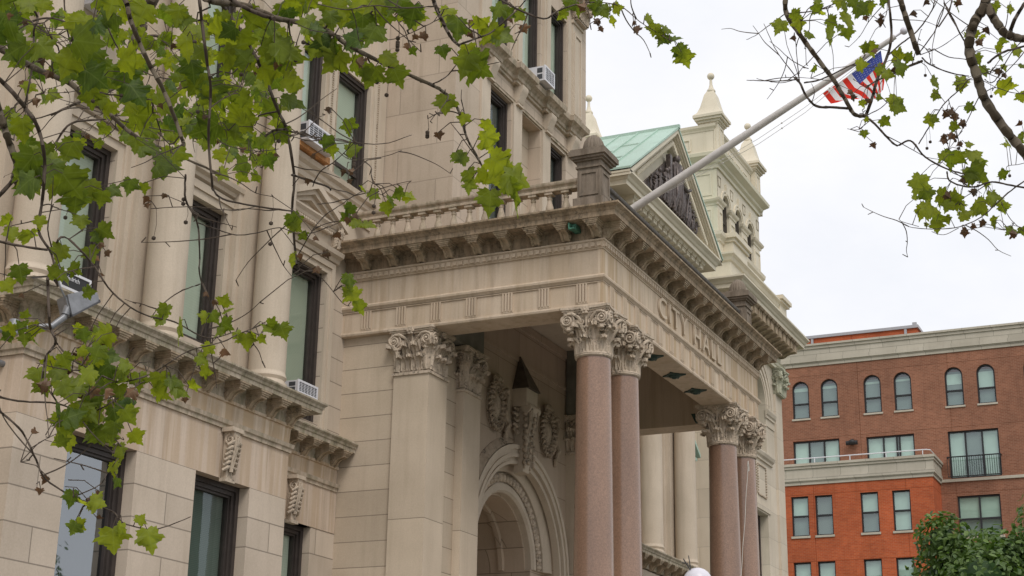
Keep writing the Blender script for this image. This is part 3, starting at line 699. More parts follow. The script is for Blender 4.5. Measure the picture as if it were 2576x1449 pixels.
# corner volutes sit past the faces, on the diagonals
CZ = 9.80
def granite_column(x, y):
    c = MB(); r = .325
    c.lathe([(.395, 1.9), (.392, 3.2), (.375, 5.5), (.350, 7.8), (.327, 9.70), (.325, CZ-.02)], (x, y, 0), 48)
    o = P(c, 'granite_column', 'granite', 60)
    n = MB(); n.lathe([(.32, CZ-.03), (.35, CZ-.025), (.365, CZ), (.35, CZ+.025), (.32, CZ+.03)], (x, y, 0), 36)
    n.build('necking', M['capst'], o, 60)
    b = MB(); b.lathe([(.40, 1.95), (.46, 1.9), (.48, 1.83), (.45, 1.76), (.44, 1.72), (.50, 1.66), (.52, 1.58), (.5, 1.5)], (x, y, 0), 32); b.box(x-.54, x+.54, y-.54, y+.54, .9, 1.5)
    b.build('base', M['capst'], o, 50)
    return o
cols = []
for k, x in enumerate((26.80, 28.30, 34.87, 36.38)):
    o = granite_column(x, 10.815); cols.append(o)
    if k == 0: cap0 = capital('r', .325).build('capital', M['capst'], o, 45, (x, 10.815, CZ))
    else: dup(cap0, (x, 10.815, CZ), None).parent = o
for k, o in enumerate(cols):
    for ch in o.children:
        if ch.name.startswith('capital'): ch.matrix_parent_inverse = Matrix.Identity(4)
caps = capital('s', .39, .90, .355)
for k, (x, y) in enumerate(((26.845, 14.57), (28.40, 14.57), (34.76, 14.57), (36.375, 14.57))):
    c = MB(); hw = .395; c.box(x-hw, x+hw, y-hw, y+hw, 0, CZ+.01)
    o = P(c, 'pier', 'pier'); 
    n = MB(); n.box(x-hw-.03, x+hw+.03, y-hw-.03, y+hw+.03, CZ-.035, CZ+.02); n.build('necking', M['capst'], o)
    if k == 0: cp0 = caps.build('capital', M['capst'], o, 45, (x, y, CZ+.01)); cp0.matrix_parent_inverse = Matrix.Identity(4)
    else: d_ = dup(cp0, (x, y, CZ+.01)); d_.parent = o; d_.matrix_parent_inverse = Matrix.Identity(4)
P(MB().box(27.2, 28.05, 14.35, 14.7, 0, 10.69), 'porch_wall', 'side'); P(MB().box(35.1, 36.0, 14.35, 14.7, 0, 10.69), 'porch_wall', 'side')
P(MB().box(27.08, 28.86, 14.16, 14.56, 10.74, 12.36), 'bird_proofing_panel', 'panel'); P(MB().box(34.30, 36.1, 14.16, 14.56, 10.74, 12.36), 'bird_proofing_panel', 'panel')
# ---------------------------------------------------------------- balustrade
bal = MB(); bal.lathe([(.055, 0), (.055, .05), (.07, .08), (.085, .15), (.078, .23), (.052, .32), (.042, .38), (.055, .40), (.055, .425), (.042, .44), (.048, .47), (.075, .485)], (0,0,0), 14)
bal.box(-.085, .085, -.085, .085, .485, .54); bal.box(-.085, .085, -.085, .085, -.06, 0)
XB, YBA = 26.72, 10.78
b0 = bal.build('baluster', M['trim'], hall, 40, (XB, 11.37, 12.75))
for k in range(1, 13): dup(b0, (XB, 11.37+.356*k, 12.75), hall)
for k in range(26): dup(b0, (27.35+k*.338, YBA, 12.75), hall)
m = MB(); pf = [(-.12, 13.29), (.10, 13.29), (.10, 13.33), (.075, 13.35), (.085, 13.38), (.12, 13.41), (.13, 13.44), (.13, 13.475), (-.15, 13.49)]
m.sweep(pf, [(XB, YB), (XB, 11.05)]); m.sweep([(-.13, 12.58), (.13, 12.58), (.13, 12.70), (-.13, 12.70)], [(XB, YB), (XB, 11.05)])
P(m, 'balustrade_rail', 'trim')
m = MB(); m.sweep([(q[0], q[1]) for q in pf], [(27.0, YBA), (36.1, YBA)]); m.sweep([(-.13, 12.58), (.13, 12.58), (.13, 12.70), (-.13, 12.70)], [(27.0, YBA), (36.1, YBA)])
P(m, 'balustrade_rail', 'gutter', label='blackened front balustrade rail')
def pedestal(x, y):
    m = MB(); h = .245
    m.box(x-h-.07, x+h+.07, y-h-.07, y+h+.07, 12.60, 12.98)
    m.box(x-h, x+h, y-h, y+h, 12.98, 13.62)
    for s in range(4):    # raised panel borders
        an = s*pi/2; R_ = Matrix.Translation((x, y, 0)) @ Matrix.Rotation(an, 4, 'Z'); b = MB()
        for (xa, xb, za, zb) in ((-.2, .2, 13.50, 13.56), (-.2, .2, 13.04, 13.10), (-.2, -.15, 13.10, 13.50), (.15, .2, 13.10, 13.50)): b.box(xa, xb, -h-.022, -h+.01, za, zb)
        m.put(b, R_)
    for (e, z0, z1) in ((.275, 13.62, 13.66), (.255, 13.66, 13.76), (.30, 13.76, 13.80), (.345, 13.80, 13.85), (.385, 13.85, 13.96), (.36, 13.96, 14.0), (.23, 14.0, 14.06)): m.box(x-e, x+e, y-e, y+e, z0, z1)
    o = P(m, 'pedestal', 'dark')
    d = MB(); d.lathe([(.20, 14.05), (.205, 14.12), (.18, 14.24), (.13, 14.33), (.06, 14.39), (0.0, 14.41)], (x, y, 0), 72, gad=.09, ng=18); d.build('finial', M['dark'], o, 60)
for x in (26.755, 36.44): pedestal(x, 10.80)
# scupper outlet in green copper
m = MB(); m.box(26.06, 26.18, 11.02, 11.05, 12.22, 12.34); m.box(26.06, 26.18, 10.93, 11.05, 12.21, 12.23); m.box(26.16, 26.43, 10.93, 11.05, 12.23, 12.34)
P(m, 'copper_scupper', 'scup')
# ---------------------------------------------------------------- upper central pavilion
PX0, PX1, PY = 27.83, 35.36, 14.5
m = MB(); holes(m, PY, 16.9, 12.55, 26, PX0, PX0+.6, [], 'x'); P(m, 'pavilion_side_wall', 'pavil')
m = MB(); holes(m, PX0+.6, PX1, 12.55, 18.0, PY, PY+.6, [(29.56, 30.72, 13.2, 17.50), (31.28, 32.42, 13.2, 17.50), (32.98, 34.02, 13.2, 17.45)])
holes(m, PX0+.6, PX1, 18.0, 26, PY, PY+.6, [(29.56, 30.60, 18.52, 21.35), (31.28, 32.36, 18.52, 21.35), (32.98, 34.02, 18.52, 21.25)])
m.box(PX1-.6, PX1, PY+.61, 20, 12.55, 26); m.box(PX0+.61, PX1-.61, 16.76, 17.2, 12.55, 26)
P(m, 'pavilion_wall', 'pavil')
m = MB(); m.box(PX0, PX1, PY-.003, 20, 26, 26.3); P(m, 'pavilion_roof', 'smooth')
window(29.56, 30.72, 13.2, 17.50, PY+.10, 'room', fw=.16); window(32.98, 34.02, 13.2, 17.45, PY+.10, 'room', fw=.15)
m = MB(); m.box(31.28, 32.42, PY+.55, PY+.62, 13.2, 17.5); m.box(31.8, 32.42, PY+.32, PY+.56, 13.2, 17.5); P(m, 'blind_niche', 'side')
for (a, b, t) in ((29.56, 30.60, 21.35), (31.28, 32.36, 21.35), (32.98, 34.02, 21.25)): window(a, b, 18.52, t, PY+.09, 'blind', fw=.15)
m = MB()   # sill cornice between the two storeys with its returns
pr = [(0, 17.98), (.06, 18.0), (.06, 18.06), (.10, 18.08), (.11, 18.16), (.17, 18.22), (.25, 18.27), (.27, 18.40), (.24, 18.44), (0, 18.47)]
m.sweep(pr, [(29.30, PY), (34.15, PY)])
for x in (29.42, 31.0, 32.72, 34.24):
    m.sweep([(q[0]+.10, q[1]) for q in pr], [(x-.17, PY+.05), (x-.17, PY), (x+.17, PY), (x+.17, PY+.05)])
m.sweep([(0, 17.53), (.04, 17.53), (.04, 17.58), (.055, 17.60), (0, 17.62)], [(29.30, PY), (34.15, PY)])
P(m, 'sill_cornice', 'trim')
def scroll(x):
    m = MB(); pr = [(0, 0), (-.24, 0), (-.25, -.07), (-.22, -.16), (-.17, -.25), (-.15, -.35), (-.12, -.42), (0, -.45)]
    m.prism(pr, 0, -.15, .15); m.box(-.16, .16, -.13, 0, -.50, -.45); return m
s0 = scroll(0).build('scroll_bracket', M['smooth'], hall, 50, (31.0, PY, 18.0))
for x in (29.42, 32.72, 34.24): dup(s0, (x, PY, 18.0), hall)
m = MB()
for (a, b) in ((30.76, 31.22), (32.46, 32.92)): m.box(a, b, PY-.06, PY+.01, 12.6, 17.53); m.box(a+.03, b-.03, PY-.055, PY+.01, 18.47, 22.5); m.box(a+.12, b-.12, PY-.085, PY, 18.7, 22.4)
m.box(34.30, 34.92, PY-.07, PY+.01, 18.47, 21.35); m.box(34.36, 34.44, PY-.10, PY, 18.75, 21.1); m.box(34.78, 34.86, PY-.10, PY, 18.75, 21.1); m.box(34.44, 34.78, PY-.10, PY, 18.75, 18.82); m.box(34.44, 34.78, PY-.10, PY, 21.03, 21.1)
m.box(34.26, 34.96, PY-.11, PY+.01, 18.47, 18.66); m.box(34.26, 34.96, PY-.11, PY, 21.35, 21.44)
m.box(29.05, 29.50, PY-.05, PY+.01, 12.6, 17.53); m.box(34.06, 34.3, PY-.04, PY+.01, 18.47, 22.5); m.box(28.95, 29.45, PY-.05, PY+.01, 18.47, 22.5)
P(m, 'pilaster', 'smooth')
cp = capital('s', .39, .90, .30).build('capital', M['capst'], hall, 45, (34.61, PY+.10, 21.44)); cp.scale = (1.05, 1, .95)
m = MB(); m.box(33.02, 33.98, PY+.16, PY+.22, 18.53, 18.60); P(m, 'window_board', 'wood')
m = MB(); m.box(23.80, 25.12, YB-.30, YB+.02, 13.965, 14.10); P(m, 'window_board', 'wood')
# body of the building behind
m = MB(); m.box(16.3, 23.0, 16.76, 36, 0, 19); m.box(23.0, 48.8, 17.25, 36, 0, 18.2); m.box(28.56, 34.69, 17.63, 30, 0, 12); P(m, 'rear_wings', 'smooth')
# ---------------------------------------------------------------- right wing under the pediment
m = MB(); holes(m, 36.70, 48.9, 0, 18.2, YB+.002, YB+.5, [(40.5, 42.3, 9.3, 11.87), (43.6, 45.3, 9.3, 11.87), (46.9, 48.0, 9.0, 11.85), (37.4, 38.9, 9.0, 11.85)]); P(m, 'facade_wall', 'smooth')
for (a, b) in ((40.5, 42.3), (43.6, 45.3)): window(a, b, 9.3, 11.87, YB+.2, 'blind', fw=.2); P(moulded_frame(a, b, 8.9, 11.87, YB, .30), 'window_surround', 'smooth')
window(37.4, 38.9, 9.0, 11.85, YB+.2, 'blind', fw=.2); window(46.9, 48.0, 9.0, 11.85, YB+.2, 'blind', fw=.2)
m = MB(); m.box(38.9, 46.75, YA, YB, 0, 7.98); P(m, 'ground_floor_wall', 'wall')
pr = [(-.3, 8.02), (.04, 8.02), (.04, 8.20), (.07, 8.23), (.09, 8.28), (.40, 8.28), (.40, 8.345), (.42, 8.36), (.43, 8.40), (.47, 8.44), (.47, 8.47), (-.6, 8.53)]
m = MB(); m.sweep(pr, [(36.70, YB), (38.9, YB), (38.9, YA), (46.75, YA), (46.75, YB), (48.9, YB)]); P(m, 'cornice', 'mossy')
for k in range(13): dup(br0, (39.1+.61*k, YA, 8.285), hall)
for x in (39.9, 42.95, 46.05): giant_column(x, 15.52, 8.52, 16.35)
m = MB()
for x in (39.9, 42.95, 46.05):
    m.box(x-.40, x+.40, 15.88, YB+.001, 8.5, 17); m.box(x-.52, x+.52, 16.03, YB+.001, 8.5, 17)
P(m, 'pilaster', 'smooth')
cg = capital('r', .32).build('capital', M['palecap'], hall, 45, (39.9, 15.52, 16.3))
for x in (42.95, 46.05): dup(cg, (x, 15.52, 16.3), hall)
# copper hood over the recess window
m = MB()
for sg in (-1, 1):
    xa, za, xb, zb = 47.35, 13.45, 47.35+sg*1.0, 12.75
    m.prism([(xa, za), (xb, zb), (xb, zb-.12), (xa, za-.14)] if sg > 0 else [(xa, za), (xa, za-.14), (xb, zb-.12), (xb, zb)], 1, YB-.45, YB)
m.box(46.4, 48.3, YB-.35, YB, 12.52, 12.62)
P(m, 'window_hood', 'copper')
m = MB(); m.box(38.95, 46.85, 15.15, YB, 17.22, 18.05); m.box(38.9, 46.9, 15.10, YB, 17.9, 18.05); P(m, 'upper_entablature', 'cream')
# pediment with bronze relief ------------------------------------
PXL, PXR, PXM, PEY = 38.66, 47.22, 42.95, 14.5
pth = [(PXL+.95, 22), (PXL+.95, PEY+.95), (PXR-.95, PEY+.95), (PXR-.95, 22)]
m = MB(); m.sweep([(-.3, 18.05), (.05, 18.05), (.05, 18.40), (.12, 18.46), (.16, 18.53), (.78, 18.53), (.78, 18.66), (.82, 18.69), (.86, 18.76), (.95, 18.84), (.95, 18.90), (-.3, 18.93)], pth); P(m, 'pediment_cornice', 'cream')
bbig = bracket_mesh(.62, .36, .27).build('bracket', M['cream'], hall, 35, (PXL+1.2, PEY+.90, 18.53))
for k in range(1, 15): dup(bbig, (PXL+1.2+k*.44, PEY+.90, 18.53), hall)
AZ = 21.95
def rake(o0, o1, ya, yb, n=1, dx=0):
    # sloping band of the gable between vertical offsets o0 > o1 under the outer line
    m = MB(); sl = (AZ-18.95)/(PXR-PXM)
    for sg in (-1, 1):
        xe = PXM+sg*(PXR-PXM-dx)
        a = [(PXM, AZ-o0), (xe, 18.95+dx*sl-o0), (xe, 18.95+dx*sl-o1), (PXM, AZ-o1)]
        m.prism(a if sg > 0 else a[::-1], 1, ya, yb)
    return m
m = rake(.06, .20, PEY, 22, dx=0); 
m.v += []; P(m, 'raking_cornice', 'cream')
m = rake(.20, .27, PEY+.06, 16, dx=.15); m2 = rake(.27, .33, PEY+.12, 16, dx=.3); m.add(m2.v, m2.f); m2 = rake(.33, .62, PEY+.20, 16, dx=.45); m.add(m2.v, m2.f)
P(m, 'raking_cornice', 'cream')
m = MB(); sl = (AZ-18.95)/(PXR-PXM)
for sg in (-1, 1):
    for k in range(38):
        t = (k+.5)/38; x = PXM+sg*(PXR-PXM-1.0)*t; z = AZ-.50-sl*(PXR-PXM-1.0)*t
        m.sphere((x, PEY+.19, z), .085, 8, (.75, .7, 1.25))
P(m, 'egg_moulding', 'cream', 50)
m = MB(); m.prism([(PXL+.6, 18.9), (PXR-.6, 18.9), (PXM, AZ-.4)], 1, PEY+.40, PEY+.5); P(m, 'tympanum', 'cream')
# roof skins with standing seams
for sg in (-1, 1):
    m = MB(); xe = PXM+sg*(PXR-PXM+.04)
    a = [(PXM, AZ+.02), (xe, 18.99), (xe, 18.93), (PXM, AZ-.06)]
    m.prism(a if sg > 0 else a[::-1], 1, PEY-.03, 22.2)
    for k in range(12):
        y = PEY+.62+k*.66
        b = [(PXM, AZ+.07), (xe, 19.04), (xe, 18.98), (PXM, AZ+.01)]
        m.prism(b if sg > 0 else b[::-1], 1, y, y+.035)
    for k, (t, ) in enumerate(((.38,), (.72,))):
        for j in range(11):
            y = PEY+.62+j*.66; tt = t+(.12 if j % 2 else 0); x = PXM+(xe-PXM)*tt; z = AZ+.025+(18.99-AZ)*tt
            m.box(x-.012, x+.012, y+.04, y+.65, z-.02, z+.022)
    P(m, 'copper_roof', 'copper')
m = MB(); m.box(PXM-.06, PXM+.06, PEY-.06, 22, AZ-.03, AZ+.08); P(m, 'copper_roof', 'copper')
# relief figures: one mesh panel, crowd of draped figures
m = MB(); rnd = random.Random(7)
m.prism([(40.45, 19.12), (45.75, 19.12), (43.10, 21.02)], 1, PEY+.33, PEY+.40)
def figure(x, z, h, lean=0, arm=None):
    y = PEY+.27; s = h/1.6
    hip = Vector((x+lean*.3*s, y, z+h*.5)); sh = Vector((x+lean*.55*s, y, z+h*.82)); hd = Vector((x+lean*.62*s, y-.05, z+h*.94))
    m.tube([hip, (hip+sh)/2, sh], [.17*s, .16*s, .19*s], 9); m.tube([sh, hd], [.09*s, .07*s], 7); m.sphere(hd, .115*s, 10, (.9, 1, 1.15))
    for sg in (-1, 1):
        m.tube([hip+Vector((sg*.08*s, 0, 0)), Vector((x+sg*.13*s, y-.04, z+h*.26)), Vector((x+sg*.12*s, y, z))], [.13*s, .10*s, .07*s], 8)
        e = sh+Vector((sg*.24*s, -.06, -.22*s)); w_ = e+Vector((sg*.12*s, -.04, (.05 if arm is None else arm*(1 if sg > 0 else -.5))*s))
        m.tube([sh+Vector((sg*.15*s, 0, 0)), e, w_], [.075*s, .06*s, .045*s], 7)
    for k in range(4): 
        dx = (k-1.5)*.085*s; m.tube([sh+Vector((dx*.7, -.10*s, -.05*s)), hip+Vector((dx*1.2+lean*.1, -.13*s, 0)), Vector((x+dx*1.6+.06*sin(k*2.+x*7), y-.12*s, z+h*.25)), Vector((x+dx*2.4, y-.05*s, z+.02))], [.03*s, .05*s, .05*s, .03*s], 6)
    for k in range(5): m.sphere((x+rnd.uniform(-.3, .3)*s, y-rnd.uniform(.02, .12), z+h*rnd.uniform(.1, .85)), rnd.uniform(.05, .10)*s, 7, (1.3, .8, .8))
for (x, z, h, l, a) in ((43.3, 19.27, 1.92, .1, .3), (42.75, 19.27, 1.25, -.2, .2), (42.35, 19.3, 1.1, .2, .4), (41.9, 19.25, .92, -.2, .1), (41.45, 19.25, .66, .3, .2), (43.75, 19.27, 1.30, .2, .1), (44.15, 19.27, 1.12, -.2, .3), (44.55, 19.25, .85, .2, .1), (44.95, 19.25, .66, .2, .1), (45.3, 19.25, .42, .3, 0), (41.1, 19.25, .45, -.2, 0)):
    figure(x, z, h, l, a)
m.box(42.62, 42.80, PEY+.15, PEY+.3, 20.1, 20.95); m.tube([(42.95, PEY+.15, 19.3), (42.9, PEY+.12, 20.7)], .04, 6); m.tube([(44.0, PEY+.12, 19.3), (44.25, PEY+.12, 20.2)], .03, 6); m.tube([(43.5, PEY+.15, 20.3), (43.9, PEY+.05, 20.15), (44.2, PEY+.05, 20.3)], .06, 6)
P(m, 'bronze_relief', 'bronze', 60)
# ---------------------------------------------------------------- end pavilion
EX0, EX1, EY = 48.8, 55.35, 14.9
m = MB(); arch_wall(m, 50.85-1.3, 53.25+1.95, 13.62, 18.1, 52.05, 15.35, 1.2, EY, EY+.6)
m.box(EX0, 49.55, EY, EY+.6, 13.62, 18.1); m.box(55.2, EX1, EY, EY+.6, 13.62, 18.1)
holes(m, EX0, EX1, 0, 13.62, EY, EY+.6, [(50.95, 53.15, 8.2, 11.5)])
m.box(EX1-.6, EX1, EY+.61, 30, 0, 18.1); m.box(EX0, EX0+.5, EY+.61, 30, 0, 18.1)
P(m, 'pavilion_wall', 'pale')
m = MB(); m.box(EX0+.55, EX1-.61, 30, 30.4, 0, 18.1); m.box(EX0+.1, EX1-.1, EY+.1, 30, 18.1, 18.4); P(m, 'rear_wings', 'smooth')
window(50.85, 53.25, 13.62, 16.55, EY+.38, 'blind', arch=True, fw=.14, mid=15.3, muntin=52.05)
window(50.95, 53.15, 8.2, 11.5, EY+.30, 'blind', fw=.2)
m = MB()
for (a, b, o) in ((1.2, 1.28, .02), (1.28, 1.42, .05), (1.42, 1.47, .03), (1.47, 1.66, .08), (1.66, 1.72, .11)):
    m.arc([(a, EY-o), (b, EY-o), (b, EY), (a, EY)], 52.05, 15.35, 0, pi, 32)
for sg in (-1, 1):
    x0, x1 = (53.25, 54.3) if sg > 0 else (49.8, 50.85)
    m.sweep([(0, 15.02), (.04, 15.03), (.04, 15.12), (.08, 15.16), (.12, 15.28), (.12, 15.33), (0, 15.35)], [(x0-.05, EY), (x1, EY)])
    m.sweep([(0, 14.72), (.03, 14.73), (.03, 14.78), (0, 14.79)], [(x0, EY), (x1, EY)])
m.sweep([(0, 13.30), (.06, 13.32), (.06, 13.40), (.13, 13.46), (.17, 13.56), (.17, 13.60), (0, 13.63)], [(50.3, EY), (53.75, EY)])
m.sweep([(0, 11.55), (.04, 11.56), (.04, 11.75), (0, 11.76)], [(50.7, EY), (53.4, EY)])
m.box(54.36, 55.20, EY-.08, EY+.01, 0, 16.15); m.box(48.95, 49.75, EY-.08, EY+.01, 0, 16.15)
P(m, 'pavilion_trim', 'pale')
m = MB()
for (a, b) in ((51.95, 52.95), (50.75, 51.75)):
    for k in range(11): 
        for xx in (a, b): m.sphere((xx, EY-.02, 12.1+k*.095), .04, 6)
    for k in range(10): 
        for zz in (12.05, 13.12): m.sphere((a+.05+k*.1, EY-.02, zz), .04, 6)
    P(m, 'bead_moulding', 'carve', 60); m = MB()
ce = capital('s', .39, .90, .34).build('capital', M['palecap'], hall, 45, (54.80, EY+.14, 16.15)); ce.scale = (1.1, 1, 1.08)
dup(ce, (49.33, EY+.14, 16.15), hall)
m = MB(); m.sweep([(-.1, 17.12), (.14, 17.12), (.14, 17.24), (.17, 17.25), (.17, 17.36), (.20, 17.40), (-.1, 17.44)], [(EX0, 20), (EX0, EY), (EX1, EY), (EX1, 20)]); P(m, 'architrave', 'creamg')
m = MB(); m.sweep([(-.2, 17.44), (.05, 17.44), (.05, 18.10), (.12, 18.16), (.16, 18.25), (.78, 18.25), (.78, 18.38), (.82, 18.41), (.86, 18.48), (.95, 18.56), (.95, 18.62), (-.3, 18.68)], [(EX0, 24), (EX0, EY), (EX1, EY), (EX1, 24)]); P(m, 'pavilion_cornice', 'cream')
be = bracket_mesh(.70, .52, .30).build('bracket', M['modil'], hall, 35, (EX1-.20, EY-.05, 18.25))
for k in range(1, 13): dup(be, (EX1-.20-k*.515, EY-.05, 18.25), hall)
# attic and block
m = MB(); ap = [(-.3, 18.6), (.12, 18.6), (.12, 18.9), (.04, 18.95), (.04, 19.5), (.10, 19.55), (.14, 19.66), (.22, 19.74), (.22, 19.80), (-.5, 19.86)]
m.sweep(ap, [(EX0+.2, 22), (EX0+.2, EY-.12), (EX1-.1, EY-.12), (EX1-.1, 22)])
m.box(54.75, 55.65, 14.62, 15.5, 18.6, 19.75); m.box(54.65, 55.75, 14.52, 15.6, 19.75, 19.85); m.box(54.58, 55.82, 14.45, 15.66, 19.85, 20.0)
P(m, 'attic_parapet', 'cream')
# pedestal course under the tower
TX0, TX1, TY, TYB = 49.52, 54.66, 15.3, 20.65
m = MB(); m.box(TX0-.0, TX1, TY, TYB, 18.69, 20.9); 
m.box(50.05, 51.75, 14.95, TY, 19.7, 20.62); m.box(50.0, 51.8, 14.88, TY, 20.62, 20.75); m.box(49.92, 51.88, 14.80, TY, 20.75, 20.92); m.box(50.0, 51.8, 14.88, TY, 19.7, 19.86)
m.sweep([(0, 20.5), (.04, 20.52), (.06, 20.6), (.14, 20.72), (.16, 20.85), (0, 20.92)], [(TX0, TYB), (TX0, TY), (TX1, TY), (TX1, TYB)])
P(m, 'tower_base', 'cream')
m = MB(); wc = (50.44, 51.93, 53.45); hw = .41
cx = [TX0]+[v for c in wc for v in (c-hw, c+hw)]+[TX1]
for k in range(0, len(cx), 2): m.box(cx[k], cx[k+1], TY, TY+.5, 20.9, 22.1)
bd = [TX0, (wc[0]+wc[1])/2, (wc[1]+wc[2])/2, TX1]
for k in range(3): arch_wall(m, bd[k], bd[k+1], 22.1, 23.25, wc[k], 22.1, hw, TY, TY+.5, 20)
m.box(TX0, TX0+.5, TY+.51, TYB, 20.9, 23.25); m.box(TX1-.5, TX1, TY+.51, TYB, 20.9, 23.25); m.box(TX0+.51, TX1-.51, TYB-.5, TYB, 20.9, 23.25)
P(m, 'tower_wall', 'cream')
for c in wc: window(c-hw, c+hw, 20.95, 22.1+hw, TY+.10, 'curtain', arch=True, fw=.07, frame='steel', mid=21.6)
m = MB()
for c in wc:
    for (a, b, o) in ((hw, hw+.06, .03), (hw+.06, hw+.12, .015), (hw+.12, hw+.18, .045)): m.arc([(a, TY-o), (b, TY-o), (b, TY), (a, TY)], c, 22.1, 0, pi, 20)
    m.prism([(TY-.07, 22.94), (TY-.07, 22.82), (TY-.045, 22.66), (TY-.06, 22.50), (TY, 22.47), (TY, 22.94)], 0, c-.05, c+.05)
for (a, b) in ((TX0-.06, wc[0]-hw+.03), (wc[0]+hw-.03, wc[1]-hw+.03), (wc[1]+hw-.03, wc[2]-hw+.03), (wc[2]+hw-.03, TX1+.08)):
    m.sweep([(0, 21.86), (.03, 21.87), (.04, 21.94), (.10, 22.0), (.13, 22.08), (0, 22.11)], [(a, TY+.02), (a, TY), (b, TY), (b, TY+.02)])
    m.box(a+.12, a+.16, TY-.03, TY+.01, 20.95, 21.7); m.box(b-.16, b-.12, TY-.03, TY+.01, 20.95, 21.7); m.box(a+.16, b-.16, TY-.03, TY+.01, 21.62, 21.7)
for k in range(4):
    x = (TX0+.20, (wc[0]+wc[1])/2, (wc[1]+wc[2])/2, TX1-.2)[k]
    for sg in (-1, 1):
        m.tube([(x-.17, TY-.01, 22.98), (x+.17, TY-.01, 22.98), (x+.12, TY-.01, 22.62), (x-.12, TY-.01, 22.62), (x-.17, TY-.01, 22.98)], .014, 4)
P(m, 'tower_trim', 'cream')
m = MB()   # side (left) face panels and niche, greenish stained paint
sx = TX0
def panel(y0, y1, z0, z1, w=.06):
    m.box(sx-.035, sx+.01, y0, y1, z1-w, z1); m.box(sx-.035, sx+.01, y0, y1, z0, z0+w); m.box(sx-.035, sx+.01, y0, y0+w, z0+w, z1-w); m.box(sx-.035, sx+.01, y1-w, y1, z0+w, z1-w)
panel(15.5, 16.4, 22.25, 23.1); panel(15.5, 16.4, 19.5, 21.75); panel(16.8, 19.9, 22.25, 23.1); panel(16.8, 19.9, 19.5, 21.75)
m.sweep([(0, 21.86), (.03, 21.87), (.04, 21.94), (.10, 22.0), (.13, 22.08), (0, 22.11)], [(sx, TYB), (sx, TY+.01)])
P(m, 'tower_side_panel', 'creamg')
m = MB(); m.box(sx-.012, sx+.2, TY+.012, TYB-.01, 20.92, 23.25); P(m, 'tower_side_wall', 'creamg')
tp = [(TX0, TYB), (TX0, TY), (TX1, TY), (TX1, TYB), (TX0, TYB)]
m = MB(); m.sweep([(-.4, 23.25), (.06, 23.25), (.06, 23.38), (.14, 23.44), (.16, 23.52), (.34, 23.66), (.36, 23.78), (.30, 23.82), (-.4, 23.86)], [(TX0, TYB), (TX0, TY), (TX1, TY), (TX1, TYB)]); P(m, 'tower_cornice', 'creamg', label='cream tower cornice tinged green')
m = MB(); m.box(TX0+.15, TX1-.15, TY+.15, TYB-.15, 23.8, 24.80)
m.sweep([(-.4, 24.80), (.02, 24.80), (.04, 24.86), (.10, 24.93), (.12, 25.02), (-.4, 25.07)], [(TX0+.15, TYB), (TX0+.15, TY+.15), (TX1-.15, TY+.15), (TX1-.15, TYB)])
for k in range(4):
    x = TX0+1.0+k*.86; m.box(x, x+.6, TY+.11, TY+.16, 24.1, 24.16); m.box(x, x+.6, TY+.11, TY+.16, 24.52, 24.58); m.box(x, x+.05, TY+.11, TY+.16, 24.16, 24.52); m.box(x+.55, x+.6, TY+.11, TY+.16, 24.16, 24.52)
for k in range(4):
    y = TY+1.0+k*.86; m.box(TX0+.11, TX0+.16, y, y+.6, 24.1, 24.16); m.box(TX0+.11, TX0+.16, y, y+.6, 24.52, 24.58); m.box(TX0+.11, TX0+.16, y, y+.05, 24.16, 24.52); m.box(TX0+.11, TX0+.16, y+.55, y+.6, 24.16, 24.52)
P(m, 'tower_parapet', 'cream')
def pinnacle():
    m = MB(); e = .335
    m.box(-e-.04, e+.04, -e-.04, e+.04, -1.45, -1.0); m.box(-e, e, -e, e, -1.0, .18)
    for s in range(4):
        b = MB()
        for (xa, xb, za, zb) in ((-.22, .22, .02, .07), (-.22, .22, -.9, -.85), (-.22, -.17, -.85, .02), (.17, .22, -.85, .02)): b.box(xa, xb, -e-.025, -e+.01, za, zb)
        m.put(b, Matrix.Rotation(s*pi/2, 4, 'Z'))
    for (e2, z0, z1) in ((.37, .18, .24), (.42, .24, .33), (.50, .33, .42), (.55, .42, .52)): m.box(-e2, e2, -e2, e2, z0, z1)
    prof = [(.55, .52), (.42, .66), (.33, .90), (.27, 1.15), (.21, 1.42), (.13, 1.58)]
    vs = [(sx*r, sy*r, z) for (r, z) in prof for (sx, sy) in ((-1,-1),(1,-1),(1,1),(-1,1))]
    m.add(vs, [(i*4+j, i*4+(j+1)%4, i*4+4+(j+1)%4, i*4+4+j) for i in range(len(prof)-1) for j in range(4)]+[(20,21,22,23)])
    m.lathe([(.13, 1.56), (.16, 1.59), (.16, 1.64), (.09, 1.74), (.055, 1.9), (.045, 2.12)], (0,0,0), 14)
    m.sphere((0, 0, 2.22), .135, 16)
    return m
p0 = pinnacle().build('pinnacle', M['cream'], hall, 50, (TX0+.50, TY+.30, 24.88))
for (x, y) in ((TX1+.0, TY+.31), (TX0+.40, TYB-.30), (TX1-.40, TYB-.30)): dup(p0, (x, y, 24.82), hall)

